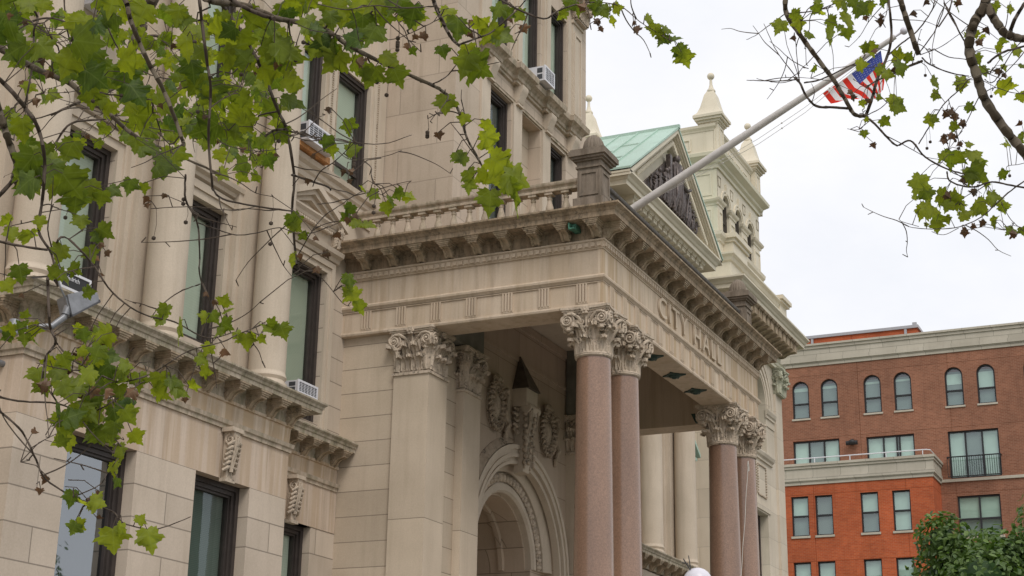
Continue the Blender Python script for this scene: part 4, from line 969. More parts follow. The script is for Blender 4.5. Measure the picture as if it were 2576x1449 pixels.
# ================================================================ apartment building
BX, RX, BY0 = 88.0, 85.7, 14.83
apt = thing('apartment_building', (92, 15, 0), 'brown brick apartment building with an orange red projecting wing and arched top windows', 'apartment building')
def A(mb, name, mat, smooth=False, label=None): return mb.build(name, M[mat], apt, smooth, None, label)
def awindow(y0, y1, z0, z1, x, mat='shade', arch=False, rail=None, muls=(), deep=.16, fw=.085, lower=None):
    f = MB(); R = (y1-y0)/2; ym = (y0+y1)/2; zt = z1-R if arch else z1
    f.box(x, x+.08, y0, y0+fw, z0, zt); f.box(x, x+.08, y1-fw, y1, z0, zt); f.box(x, x+.08, y0+fw, y1-fw, z0, z0+fw)
    if not arch: f.box(x, x+.08, y0+fw, y1-fw, z1-fw, z1)
    else:
        n = 18
        for i in range(n):
            a, b = pi*i/n, pi*(i+1)/n
            v = [(x+d, ym+r*cos(t), zt+r*sin(t)) for d in (0, .08) for (r, t) in ((R, a), (R-fw, a), (R-fw, b), (R, b))]
            f.add(v, [(0,1,2,3), (1,5,6,2), (4,7,6,5), (0,3,7,4)])
    if rail: f.box(x-.01, x+.07, y0+fw, y1-fw, rail-.05, rail+.05)
    for q in muls: f.box(x-.02, x+.07, q-.045, q+.045, z0+fw, z1-fw)
    w = A(f, 'window', 'frameb')
    def sh(xx):
        if arch:
            n = 18; pts = [(xx, y0+.03, z0), (xx, y1-.03, z0)]+[(xx, ym+(R-.03)*cos(pi*i/n), zt+(R-.03)*sin(pi*i/n)) for i in range(n+1)]; return pts
        return [(xx, y0+.03, z0), (xx, y1-.03, z0), (xx, y1-.03, z1-.03), (xx, y0+.03, z1-.03)]
    g = MB(); p = sh(x+.05); g.add(p, [tuple(range(len(p)))]); g.build('pane', M['glassb'], w)
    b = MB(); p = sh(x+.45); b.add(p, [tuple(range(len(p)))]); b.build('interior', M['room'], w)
    if mat and lower is not None:
        z = lower; b = MB(); hi = z1-.05 if not arch else zt+R*.28
        b.add([(x+.12, y0+.05, z), (x+.12, y1-.05, z), (x+.12, y1-.05, hi), (x+.12, y0+.05, hi)], [(0,1,2,3)]); b.build('shade', M[mat], w)
        if not muls or rail: b = MB(); b.add([(x+.14, y0+.04, z0+.03), (x+.14, y1-.04, z0+.03), (x+.14, y1-.04, z1-.03), (x+.14, y0+.04, z1-.03)] if not arch else [(x+.14, y0+.04, z0+.03), (x+.14, y1-.04, z0+.03), (x+.14, y1-.10, z1-.22), (x+.14, y0+.10, z1-.22)], [(0,1,2,3)]); b.build('pane_tone_sheet', M['dim'], w)  # grey sheet added behind the glass, its colour makes the panes look dim
        elif len(muls) > 1: b = MB(); b.add([(x+.10, muls[0], z0+.03), (x+.10, muls[-1] if len(muls) < 3 else muls[0]+.02, z0+.03), (x+.10, muls[-1] if len(muls) < 3 else muls[0]+.02, z1-.06), (x+.10, muls[0], z1-.06)], [(0,1,2,3)]); b.build('pane_tone_sheet', M['dim'], w)  # same added sheet across the middle pane, dimmed by colour
    return w
ya = (22.49, 20.80, 18.30, 16.57, 13.71, 11.96, 9.42, 7.7)
def arch_wall_x(mb, y0, y1, z1, cy, cz, R, x0, x1, n=20):
    t = MB(); arch_wall(t, y0, y1, cz, z1, cy, cz, R, x0, x1, n)
    mb.add([(v[1], v[0], v[2]) for v in t.v], t.f)
m = MB()
AR = .50; zs = 25.27
edges = [25.2]; 
cs = list(ya); bds = [25.5]+[(a+b)/2 for a, b in zip(cs, cs[1:])]+[0.5]
for c, b1, b0 in zip(cs, bds, bds[1:]):
    arch_wall_x(m, b0, b1, 26.62, c, zs, AR, BX, BX+.4)
holes(m, .5, 25.5, 0, 23.52, BX, BX+.4, [(20.34, 23.05, 19.9, 22.2), (16.10, 18.80, 19.9, 22.14), (11.51, 14.25, 19.42, 22.08), (11.70, 13.98, 16.17, 18.42), (11.70, 13.98, 12.3, 14.6), (6.0, 8.7, 19.42, 22.08), (6.0, 8.3, 16.17, 18.42)], 'x')
holes(m, .5, 25.5, 23.52, zs, BX, BX+.4, [(c-AR, c+AR, 23.52, zs) for c in cs], 'x')
m.box(BX+.41, BX+14, .5, 25.5, 0, 26.6)
A(m, 'brick_wall', 'brb')
for k, c in enumerate(ya): awindow(c-AR, c+AR, 23.52, zs+AR, BX+.14, 'shade', True, 24.42, lower=(25.2, 25.25, 25.28, 25.28, 24.8, 24.35, 24.4, 24.4)[k]); A(MB().box(BX-.06, BX+.12, c-AR-.05, c+AR+.05, 23.42, 23.52), 'sill', 'conc')
awindow(20.34, 23.05, 19.9, 22.2, BX+.14, 'shade', muls=(21.25, 22.13), lower=20.0); awindow(16.10, 18.80, 19.9, 22.14, BX+.14, 'shade', muls=(16.95, 17.1, 17.85), lower=20.0)
awindow(11.51, 14.25, 19.42, 22.08, BX+.14, 'shade', muls=(12.42, 13.33), lower=19.5); awindow(6.0, 8.7, 19.42, 22.08, BX+.14, 'shade', muls=(6.9, 7.8), lower=19.5)
awindow(11.70, 13.98, 16.17, 18.42, BX+.14, 'shade', muls=(12.82,), rail=17.15, lower=17.15); awindow(6.0, 8.3, 16.17, 18.42, BX+.14, 'shade', muls=(7.15,), rail=17.15, lower=17.2); awindow(11.70, 13.98, 12.3, 14.6, BX+.14, 'shade', muls=(12.82,), rail=13.3, lower=13.4)
m = MB(); m.box(BX-.08, BX+.1, .5, BY0-.003, 19.22, 19.38); m.box(BX-.06, BX+.1, 11.6, 14.1, 16.02, 16.17); A(m, 'string_course', 'conc')
m = MB()   # parapet band
m.box(BX-.06, BX+.5, .5, 25.5, 26.62, 26.80); m.box(BX-.10, BX+.5, .5, 25.5, 26.80, 26.86); m.box(BX-.16, BX+.5, .5, 25.5, 26.86, 27.10); m.box(BX-.12, BX+.5, .5, 25.5, 27.10, 27.62); m.box(BX-.18, BX+.5, .5, 25.5, 27.62, 27.80); m.box(BX-.26, BX+.5, .5, 25.5, 27.80, 27.92)
A(m, 'parapet', 'concj')
m = MB(); m.box(BX+4, BX+12, 16.25, 25.4, 26.6, 29.5); A(m, 'rooftop_block', 'brr')
m = MB(); m.box(BX+3.9, BX+12.1, 16.15, 25.5, 29.5, 29.68); m.box(BX+3.93, BX+4.0, 16.85, 17.0, 26.6, 29.5); m.box(BX+3.93, BX+4.0, 22.55, 22.7, 26.6, 29.5); m.box(BX+3.95, BX+4.1, 16.25, 16.5, 29.68, 29.85); A(m, 'metal_coping', 'flash')
# orange red wing
m = MB(); rw = []
for yc in (22.2, 20.85, 18.32, 16.58):
    for (z0, z1) in ((16.30, 18.52), (12.60, 14.86), (8.9, 11.2)): rw.append((yc-.49, yc+.49, z0, z1))
holes(m, BY0, 25.5, 0, 19.15, RX, RX+.4, rw, 'x'); m.box(RX+.41, BX-.002, BY0, 25.5, 0, 19.15)
A(m, 'brick_wall', 'brr')
for i, (a, b, z0, z1) in enumerate(rw):
    awindow(a, b, z0, z1, RX+.14, 'curtain' if i in (3,) else 'shade', rail=z0+1.12, lower=(z0+1.15 if i not in (3, 9) else z0+.1), fw=.075)
    A(MB().box(RX-.06, RX+.12, a-.05, b+.05, z0-.12, z0), 'sill', 'conc')
m = MB(); 
for (o, z0, z1) in ((.06, 19.15, 19.32), (.10, 19.32, 19.37), (.14, 19.37, 19.58), (.10, 19.58, 20.05), (.16, 20.05, 20.20), (.22, 20.20, 20.34)): m.box(RX-o, BX-.003, BY0-o, 25.5, z0, z1)
A(m, 'parapet', 'concj')
m = MB(); m.tube([(RX+.3, 25.4, 20.72), (RX+.3, BY0+.3, 20.72), (RX+.45, BY0+.12, 20.72), (BX-.2, BY0+.12, 20.72)], .03, 6)
for k in range(6): m.tube([(RX+.3, BY0+.5+k*2.0, 20.3), (RX+.3, BY0+.5+k*2.0, 20.72)], .025, 6)
A(m, 'terrace_rail', 'white')
m = MB(); m.tube([(BX-.35, 11.45, 20.55), (BX-.35, 14.32, 20.55)], .035, 6); m.tube([(BX-.35, 11.45, 19.45), (BX-.35, 14.32, 19.45)], .03, 6)
for k in range(25): m.tube([(BX-.35, 11.45+k*.1196, 19.42), (BX-.35, 11.45+k*.1196, 20.55)], .014, 5)
for yy in (11.45, 14.32): m.tube([(BX-.35, yy, 20.55), (BX, yy, 20.55)], .03, 6)
A(m, 'balcony_railing', 'black')
m = MB(); m.box(BX-.12, BX, 19.50, 19.62, 21.95, 22.07); m.sphere((BX-.25, 19.56, 21.85), .22, 12, (1, 1, .75)); m.tube([(BX-.25, 19.25, 21.82), (BX-.25, 19.9, 21.82)], .13, 10); A(m, 'wall_lamp', 'black', 50)

# ================================================================ loose things on the hall
def ac(x, y, z, w, h, d, label, brand=False):
    t = thing('air_conditioner', (x, y, z), label, 'air conditioner', 'window air conditioners of the city hall')
    m = MB(); m.box(x-w/2, x+w/2, y, y+d, z, z+h); m.box(x-w/2-.02, x+w/2+.02, y-.02, y+.01, z-.01, z+.03); m.box(x-w/2-.02, x+w/2+.02, y-.02, y+.01, z+h-.03, z+h+.01); m.box(x-w/2-.02, x-w/2+.02, y-.02, y+.01, z+.03, z+h-.03); m.box(x+w/2-.02, x+w/2+.02, y-.02, y+.01, z+.03, z+h-.03)
    m.build('housing', M['white'], t)
    g = MB(); g.box(x-w/2+.02, x+w/2-.02, y-.008, y, z+.03, z+h-.03)
    g.box(x-w/2-.006, x-w/2, y+.06, y+.20, z+h*.12, z+h*.45); g.box(x-w/2-.006, x-w/2, y+.06, y+.20, z+h*.55, z+h*.88); g.build('rear_grille', M['grille'] if not brand else M['black'], t)
    if not brand:
        s = MB()
        for k in range(1, 6): xx = x-w/2+w*k/6; s.box(xx-.005, xx+.005, y-.016, y-.006, z+.03, z+h-.03)
        for k in range(1, 8): zz = z+h*k/8; s.box(x-w/2+.02, x+w/2-.02, y-.014, y-.007, zz-.004, zz+.004)
        s.build('wire_guard', M['white'], t)
    else:
        c = bpy.data.curves.new('brand_lettering', 'FONT'); c.body = 'Friedrich'; c.size = .10; c.extrude = .002
        o = bpy.data.objects.new('tmp', c); COL.objects.link(o); bpy.context.view_layer.update()
        me = bpy.data.meshes.new_from_object(o.evaluated_get(bpy.context.evaluated_depsgraph_get())); bpy.data.objects.remove(o)
        for v in me.vertices: q = v.co.copy(); v.co = (q.x, -q.z, q.y)
        me.materials.append(M['white']); o = bpy.data.objects.new('brand_lettering', me); COL.objects.link(o); o.location = (x-w/2+.06, y-.012, z+h-.13); adopt(o, t)
    return t
ac(24.50, 15.72, 8.97, .66, .235, .6, 'white air conditioner low in the recessed bay window beside the column base')
ac(24.48, 15.72, 14.06, .98, .38, .55, 'white air conditioner on the orange board of the paired upper windows')
ac(31.98, 14.08, 18.47, .56, .39, .75, 'white air conditioner in the middle upper window of the central pavilion')
ac(17.85, 15.75, 9.0, .66, .28, .6, 'white air conditioner with a black lettered panel behind the floodlight', True)
ac(18.1, 15.78, 13.98, .62, .36, .6, 'white air conditioner high on the left behind the sycamore leaves')
# floodlight
fx, fy, fz = 15.45, 13.75, 7.93
fl = thing('floodlight', (fx, fy, fz), 'grey rectangular floodlight on a curved pipe in front of the mossy cornice', 'floodlight')
m = MB(); pr = [(-.30, .16), (.26, .20), (.34, .10), (.34, -.02), (-.30, -.20)]
L = MB(); L.prism(pr, 1, -.19, .19); L.box(-.33, -.30, -.15, .15, -.15, .12)
MF = Matrix.Translation((fx+.24, fy, fz-.01)) @ Matrix.Rotation(radians(-24), 4, 'Z') @ Matrix.Rotation(radians(-20), 4, 'Y') @ Matrix.Diagonal((.68, .85, .80, 1))
m.put(L, MF); m.build('housing', M['lampgrey'], fl)
m = MB(); L = MB(); L.add([(-.29, -.17, -.205), (.33, -.17, -.032), (.33, .17, -.032), (-.29, .17, -.205)], [(0,1,2,3)]); L.box(-.31, -.28, -.20, .20, -.22, -.18); L.box(.325, .355, -.20, .20, -.05, .0); L.prism([(-.30,-.19),(-.30,-.22),(.35,-.045),(.35,-.015)], 1, -.205, -.185); L.prism([(-.30,-.19),(-.30,-.22),(.35,-.045),(.35,-.015)], 1, .185, .205)
m.put(L, MF); m.build('lens_rim', M['lampdark'], fl)
m = MB(); L = MB(); L.add([(-.27, -.16, -.213), (.32, -.16, -.045), (.32, .16, -.045), (-.27, .16, -.213)], [(0,1,2,3)]); m.put(L, MF); m.build('lens', M['lens'], fl)
m = MB(); m.tube([(fx+.06, fy, fz-.10), (fx+.02, fy+.02, fz-.25), (fx-.10, fy+.10, fz-.40), (fx-.42, fy+.25, fz-.50), (fx-.55, fy+.6, fz-.52), (fx-.55, YA+.2, fz-.52)], .045, 10); m.tube([(fx+.06, fy, fz-.10), (fx+.03, fy+.01, fz-.22)], .06, 10)
m.tube([(fx-.56, fy+.3, fz-.44), (fx-.60, fy+.3, fz-.62)], .08, 10); m.tube([(fx-.57, YA+.35, fz-.52), (16.3, YA+.35, fz-.52)], .05, 8)
m.build('pipe_arm', M['lampgrey'], fl, 50)
m = MB(); m.tube([(fx+.0, fy, fz-.02), (fx-.12, fy, fz+.10), (fx-.24, fy+.05, fz+.34), (fx-.20, fy+.1, fz+.46), (fx-.10, fy+.1, fz+.44), (fx+.02, fy+.2, fz+.36), (fx+.3, fy+.9, fz+.5)], .014, 6); m.build('cable', M['lampgrey'], fl)
# flagpole
fp = thing('flagpole', (31.58, 12.4, 12.6), 'long grey flagpole leaning out over the entrance porch', 'flagpole')
b_, t_ = Vector((31.58, 11.9, 14.66)), Vector((31.58, 5.62, 17.86))
dv = (t_-b_).normalized(); base = b_-dv*1.35
m = MB(); m.tube([base, base+(t_-base)*.5, t_], [.100, .088, .056], 20); m.build('pole', M['pole'], fp, 60)
m = MB(); m.sphere(t_+dv*.22, .085, 16); m.tube([t_, t_+dv*.18], .025, 8); m.build('ball', M['globe'], fp, 60)
m = MB(); m.sphere(t_+Vector((.03, .08, -.05)), .05, 8); m.tube([t_+Vector((0, .1, -.03)), t_+Vector((0, .1, -.12))], .025, 8); m.build('pulley', M['lampdark'], fp, 60)
m = MB(); m.box(31.3, 31.86, base.y-.25, base.y+.35, 12.6, 12.75)
for s in (-.12, .12): m.prism([(base.y-.2, 12.7), (base.y+.3, 12.7), (base.y+.1, base.z+.1), (base.y-.15, base.z+.1)], 0, 31.58+s-.02, 31.58+s+.02)
m.build('foot', M['lampdark'], fp)
for (o, s) in ((.22, 0), (.36, .0)):
    m = MB(); a = t_+Vector((0, .12, -.06)); e = b_+dv*.7+Vector((0, 0, -.08)); pts = [a.lerp(e, k/20)+Vector((0, 0, -.05*sin(pi*k/20)-o*.9*min(1, k/7)*min(1, (20-k)/9))) for k in range(21)]
    m.tube(pts, .006, 5); 
    for k in (5, 9, 14): m.sphere(pts[k], .022, 6)
    m.build('halyard', M['rope'], fp)
# flag
fg = thing('flag', (31.58, 6.3, 17.35), 'small red white and blue stars and stripes flag hanging from the leaning pole', 'flag')
def flpix(u, v):
    K = {0: ((1355,160,0), (1392,400,.55), (1432,800,.9), (1405,980,1.3)), .54: ((740,650,0), (905,872,.6), (1120,1000,.95), (1230,1180,1.3)), 1: ((140,1060,0), (310,1275,.6), (450,1250,.85), (600,1180,1.2))}
    us = (0, .42, .75, 1); vs = (0, .54, 1)
    j = 0 if v <= .54 else 1; tv = (v-vs[j])/(vs[j+1]-vs[j]); i = 0 if u <= .42 else (1 if u <= .75 else 2); tu = (u-us[i])/(us[i+1]-us[i])
    def g(a, b, t): return tuple(a[k]+(b[k]-a[k])*t for k in range(3))
    p = g(K[vs[j]][i], K[vs[j]][i+1], tu); q = g(K[vs[j+1]][i], K[vs[j+1]][i+1], tu); r = g(p, q, tv)
    px, py = (3060+r[0]*.17947)*.67083, (160+r[1]*.17947)*.67083
    d = ray(px, py); X = 31.58+r[2]+.06*sin(u*9+v*3)*u+.02*sin(v*9+u*5)*min(1, u*3); return CC+d*(X/d.x)
NU = 26
def cloth(rows, c0, c1, name, mat):
    m = MB()
    for r in rows:
        sub = 3; n0 = len(m.v)
        for a in range(sub+1):
            for k in range(c0, c1+1): m.v.append(tuple(flpix(k/NU, (r+a/sub)/13)))
        w = c1-c0+1
        m.f += [(n0+a*w+k, n0+a*w+k+1, n0+(a+1)*w+k+1, n0+(a+1)*w+k) for a in range(sub) for k in range(w-1)]
    return m.build(name, M[mat], fg, 60)
M['fred'] = clothmat('flag_red_cloth', (.85, .06, .04)); M['fwhite'] = clothmat('flag_white_cloth', (.95, .93, .95)); M['fblue'] = clothmat('flag_blue_cloth', (.09, .12, .42))
NCU = 11
cloth([0, 2, 4, 6], NCU, NU, 'red_stripes', 'fred'); cloth([8, 10, 12], 0, NU, 'red_stripes', 'fred')
cloth([1, 3, 5], NCU, NU, 'white_stripes', 'fwhite'); cloth([7, 9, 11], 0, NU, 'white_stripes', 'fwhite'); cloth(range(7), 0, NCU, 'canton', 'fblue')
m = MB()
for row in range(9):
    for k in range(6 if row % 2 == 0 else 5):
        v = (row+1)/10*7/13; u = (k+.5+(.5 if row % 2 else 0))/6*NCU/NU
        c = flpix(u, v); eu = (flpix(u+.01, v)-c)/.01; ev = (flpix(u, v+.01)-c)/.01; nn = eu.cross(ev).normalized()
        if nn.dot(CC-c) < 0: nn = -nn
        pts = [c+nn*.012]
        for q in range(10):
            a = 2*pi*q/10; rr = .020 if q % 2 == 0 else .008
            pts.append(c+nn*.012+eu*rr*cos(a)*.75+ev*rr*sin(a)*1.1)
        m.add(pts, [(0, 1+q, 1+(q+1) % 10) for q in range(10)])
m.build('stars', M['fwhite'], fg)
# rope tied round the neck of the last granite columns
rp = thing('rope', (34.9, 10.4, 9.6), 'thin white rope tied under the capital of a right hand granite column', 'rope')
a = CC+ray(1882, 1160)*((10.35-0)/ray(1882, 1160).y); b = CC+ray(1863, 1460)*((10.25)/ray(1863, 1460).y)
m = MB(); pts = [a.lerp(b, k/16)+Vector((.02*sin(k), 0, -.10*sin(pi*k/16))) for k in range(17)]; m.tube(pts, .0065, 6)
m.tube([a, a+Vector((-.04, 0, -.12)), a+Vector((.0, 0, -.24)), a+Vector((.05, 0, -.22)), a+Vector((.04, 0, -.10)), a], .010, 6)
m.build('cord', M['rope'], rp)
# street lamp whose globe tip shows at the bottom edge
gp = CC+ray(1755, 1466)*21.0
sl = thing('street_lamp', (gp.x, gp.y, 0), 'white frosted street lamp globe just showing at the bottom between the columns', 'street lamp')
m = MB(); m.lathe([(.16, 0), (.17, .3), (.10, .45), (.07, .7), (.055, gp.z-.5), (.09, gp.z-.38), (.11, gp.z-.2), (0, gp.z-.2)], (gp.x, gp.y, 0), 16); m.build('post', M['lampdark'], sl, 50)
m = MB(); m.sphere(gp, .20, 24); m.build('globe', M['globe'], sl, 60)
m = MB(); q = gp+Vector((-.18, .12, .10)); m.tube([gp+Vector((-.10, .06, .15)), gp+Vector((-.19, .13, .30))], .008, 5); m.tube([gp+Vector((-.19, .07, .23)), gp+Vector((-.11, .17, .26))], .008, 5); m.tube([gp+Vector((-.10, .06, .17)), gp+Vector((-.12, .08, .35))], .007, 5); m.build('finial', M['lampdark'], sl)
# wedge lamp under the right beam
m = MB(); q = (35.0, 11.35, 10.62); m.prism([(q[1]-.2, q[2]), (q[1]+.2, q[2]), (q[1]+.1, q[2]-.22), (q[1]-.2, q[2]-.12)], 0, q[0]-.22, q[0]+.12); tag(m.build('spotlight', M['verd']), 'small green spotlight under the porch beam by the third capital', 'spotlight')
# ================================================================ trees
LEAF = [(0,0),(.10,-.07),(.24,-.13),(.31,-.05),(.48,-.07),(.43,.03),(.53,.11),(.43,.17),(.47,.25),(.62,.30),(.70,.45),(.55,.43),(.53,.53),(.42,.48),(.31,.50),(.32,.61),(.22,.65),(.24,.77),(.13,.80),(.08,.92),(0,1.06)]
def leafmat(name, base, trans, var):
    m, nt, b, out = newmat(name); g = N(nt); nt.nodes.remove(b)
    at_ = g.n('Attribute'); at_.attribute_name = 'tone'; sp = g.n('SeparateColor'); g.l(at_.outputs['Color'], sp.inputs[0])
    col = g.mix(sp.outputs[0], c4(base[0]), c4(base[1]))
    n = g.ramp(g.noise(g.pos(), 22, 4, .6), .35, .7, (.78,.78,.78,1), (1.15,1.15,1.15,1)); col = g.mix(1, col, n, 'MULTIPLY')
    # veins: leaf coordinates are carried in the second and third channels
    x = g.math('ABSOLUTE', g.math('SUBTRACT', g.math('MULTIPLY', sp.outputs[1], 2.), 1.)); y = g.math('SUBTRACT', g.math('MULTIPLY', sp.outputs[2], 1.4), .2)
    v1 = g.math('LESS_THAN', x, .022)
    v2 = g.math('LESS_THAN', g.math('ABSOLUTE', g.math('SUBTRACT', g.math('MULTIPLY', x, .62), y)), .018)
    v3 = g.math('LESS_THAN', g.math('ABSOLUTE', g.math('SUBTRACT', g.math('FRACT', g.math('MULTIPLY', g.math('SUBTRACT', y, g.math('MULTIPLY', x, .8)), 7.)), .5)), .07)
    vv = g.math('MAXIMUM', g.math('MAXIMUM', v1, v2), g.math('MULTIPLY', v3, .5))
    col = g.mix(g.math('MULTIPLY', vv, .22), col, (.20,.26,.09,1)); bfc = g.n('NewGeometry').outputs['Backfacing']; col = g.mix(g.math('MULTIPLY', bfc, .45), col, g.mix(.5, col, (.17,.22,.11,1)))
    d = g.n('BsdfPrincipled'); g.l(col, d.inputs['Base Color']); d.inputs['Roughness'].default_value = .5; d.inputs['Specular IOR Level'].default_value = .35
    t = g.n('BsdfTranslucent'); g.l(g.mix(1, col, c4(trans), 'MULTIPLY'), t.inputs[0])
    mx = g.n('MixShader'); mx.inputs[0].default_value = var; g.l(d.outputs[0], mx.inputs[1]); g.l(t.outputs[0], mx.inputs[2]); g.l(mx.outputs[0], out.inputs[0])
    return m
M['leaf'] = leafmat('sycamore_leaf', ((.042,.085,.012), (.23,.275,.022)), (2.3, 2.15, .7), .54)
M['dead'] = leafmat('dead_brown_leaf', ((.07,.035,.018), (.17,.085,.04)), (1.4, 1.1, .8), .2)
M['tuft'] = leafmat('small_dark_leaf', ((.035,.085,.018), (.16,.25,.055)), (1.5, 1.6, .8), .3)
M['bark'] = stone('mottled_sycamore_bark', (.12,.095,.068), row=0, streak=.6, moss=.30, moss_c=(.20,.18,.125), bump=.6)
M['barkd'] = stone('dark_twig_bark', (.088,.066,.052), row=0, streak=.4, moss=.2, moss_c=(.13,.12,.09), bump=.5)
def add_leaf(m, p, tip, nor, s, tone, rnd, fold=None):
    ty = tip.normalized(); nz = (nor-ty*nor.dot(ty)).normalized(); tx = ty.cross(nz)
    fo = rnd.uniform(.05, .45) if fold is None else fold; cu = rnd.uniform(-.15, .35); tw = rnd.uniform(-.25, .25); wd = rnd.uniform(.85, 1.15)
    outl = LEAF+[(-x, y) for x, y in LEAF[-2:0:-1]]
    jit = [(x*wd*(1+rnd.uniform(-.07, .07)), y*(1+rnd.uniform(-.05, .05))) for x, y in outl]
    pts = [(0, .22), (0, .6)]+jit; n0 = len(m.v)
    if m.a is None: m.a = []
    for (x, y) in pts:
        z = fo*abs(x)*-.6 - cu*y*y*.55 + tw*x*y + .05*sin(9*x+5*y)
        m.v.append(tuple(p+tx*(x*s)+ty*(y*s)+nz*(z*s))); m.a.append((tone, x/2+.5 if abs(x) < 1 else .99, (y+.2)/1.4, 1))
    k = len(jit); low = list(range(0, 13)); N2 = k
    for i in range(k):
        j = (i+1) % k; c = 0
        yi = (jit[i][1]+jit[j][1])/2
        c = 1 if yi > .49 else 0
        m.f.append((n0+c, n0+2+i, n0+2+j))
    # bridge triangles between both fan centres
    r = next(i for i in range(k) if (jit[i][1]+jit[(i+1)%k][1])/2 > .49); l = next(i for i in range(k-1, 0, -1) if (jit[i][1]+jit[(i+1)%k][1])/2 > .49)
    m.f.append((n0, n0+2+r, n0+1)); m.f.append((n0, n0+1, n0+2+(l+1) % k))
class Tree:
    def __init__(s, name, base, label, seed, k=.45):
        s.k = k; s.rnd = random.Random(seed); s.base = Vector(base); s.t = thing(name, base, label, 'tree'); s.L = MB(); s.L.a = []; s.D = MB(); s.D.a = []; s.Bk = MB(); s.Tw = MB(); s.Sb = MB(); s.nodes = []
    def branch(s, pts, r0, r1, d0, d1=None, anchor=None, twigs=0, big=False):
        # pts are picture directions; d0..d1 the distance along the limb; r in metres
        d1 = d0 if d1 is None else d1; sp = smooth_poly([tuple(map(float, p)) for p in pts], 7 if big else 5); n = len(sp)
        w = [at(p[0]+s.rnd.uniform(-1, 1)*.5, p[1]+s.rnd.uniform(-1, 1)*.5, d0+(d1-d0)*i/(n-1)+.05*sin(i*1.3)) for i, p in enumerate(sp)]
        rr = [max(.0016, s.k*(r0+(r1-r0)*i/(n-1))*(1+.08*sin(i*2.1)+.07*s.rnd.uniform(-1,1))) for i in range(n)]
        if anchor is not None:
            a = Vector(anchor); L = (w[0]-a); ex = [a+L*(k/6)+Vector((.10*sin(k*2.1), .10*cos(k*1.7), .5*sin(pi*k/6)))*(1 if k else 0) for k in range(6)]
            w = ex+w; rr = [s.k*r0*(2.6-1.6*k/6) for k in range(6)]+rr
        (s.Bk if big else s.Tw).tube(w, rr, 14 if big else 7)
        # knots where twigs leave
        for i in range(3, len(w)-1, 4):
            if s.rnd.random() < .6: (s.Bk if big else s.Tw).sphere(w[i]+Vector((s.rnd.uniform(-1,1), s.rnd.uniform(-1,1), s.rnd.uniform(-1,1)))*rr[i]*.5, rr[i]*.8, 6)
        for p, r in zip(w, rr): s.nodes.append(p)
        for k in range(int(twigs*.65+.5)):
            i = s.rnd.randrange(max(1, n//4), n); p = w[-n+i-1] if anchor is None else w[6+i-1]
            s.twig(p, s.rnd.uniform(.12, .4), .003)
    def twig(s, p, L, r, dirn=None):
        v = dirn or Vector((s.rnd.uniform(-1, 1), s.rnd.uniform(-1, 1), s.rnd.uniform(-.8, .8))).normalized()
        pts = [p]; 
        for k in range(4): v = (v+Vector((s.rnd.uniform(-.25,.25), s.rnd.uniform(-.25,.25), s.rnd.uniform(-.25,.25)))).normalized(); pts.append(pts[-1]+v*(L/4))
        sp = smooth_poly([tuple(q) for q in pts], 3); s.Tw.tube(sp, [r*(1-.55*i/(len(sp)-1)) for i in range(len(sp))], 5)
        for q in pts[2:]:
            if s.rnd.random() < .5: s.Tw.tube([q, q+Vector((s.rnd.uniform(-1,1), s.rnd.uniform(-1,1), s.rnd.uniform(-1,1)))*.025], [r*.9, r*.7], 4)
        s.nodes.append(pts[-1]); return pts[-1]
    def near(s, p): return min(s.nodes, key=lambda q: (q-p).length_squared)
    def leafat(s, px, py, size_px, d, dead=False, tone=None, ang=None, stem=True, face=None):
        R_ = s.rnd; p = at(px, py, d); sz = size_px*d/CF
        view = (CC-p).normalized()
        a = ang if ang is not None else R_.gauss(-pi/2, 1.0)   # picture angle of the tip; -90 = down
        tip = CR*cos(a)+CU*sin(a)+view*R_.uniform(-.35, .35)
        size_px *= .80; sz *= .80; nor = view*(1.0)+CR*R_.gauss(0, .6)+CU*R_.gauss(.25, .55)
        if R_.random() < .22: nor = view*.35+CU*R_.uniform(-1, 1)+CR*R_.uniform(-1, 1)
        if tone is None: tone = min(1, max(0, R_.betavariate(1.6, 1.6)))
        base = p-tip.normalized()*sz*.45
        if dead:
            add_leaf(s.D, base, tip, nor, min(sz*.8, 30*d/CF), R_.random(), R_, fold=R_.uniform(.9, 2.2))
        else: add_leaf(s.L, base, tip, nor, sz, tone, R_)
        if stem:
            q = s.near(base); L = (q-base).length
            if L < .02: return
            if L > .30: q = base+(q-base)*(.12/L)
            mid = (q+base)/2+Vector((0, 0, .02)); s.Tw.tube([base, mid, q], [.0016, .0018, .0022], 4, False)
    def cluster(s, cx, cy, rx, ry, n, size, d, dd=.5, dead=.03, tone=None, sv=.35):
        R_ = s.rnd; c = at(cx, cy, d); q = s.near(c)
        if (q-c).length > .08 and (q-c).length < 1.6:
            k = 6; pts = [q.lerp(c, i/k)+Vector((R_.uniform(-1,1), R_.uniform(-1,1), R_.uniform(-1,1)))*.02*(0 if i in (0,) else 1) for i in range(k+1)]
            s.Tw.tube(pts, [.0045-.0028*i/k for i in range(k+1)], 5); s.nodes += pts
        for i in range(n):
            a = R_.uniform(0, 2*pi); r = sqrt(R_.random())
            s.leafat(cx+rx*r*cos(a), cy+ry*r*sin(a), size*R_.uniform(1-sv, 1+sv*.8), d+R_.uniform(-dd, dd), R_.random() < dead, tone)
    def ball(s, px, py, d):
        q = s.near(at(px, py, d)); p = q+Vector((0, 0, -s.rnd.uniform(.05, .13))); s.Tw.sphere(p, .0095, 6); s.Tw.tube([p, (p+q)/2+Vector((.01, 0, 0)), q], .001, 3, False)
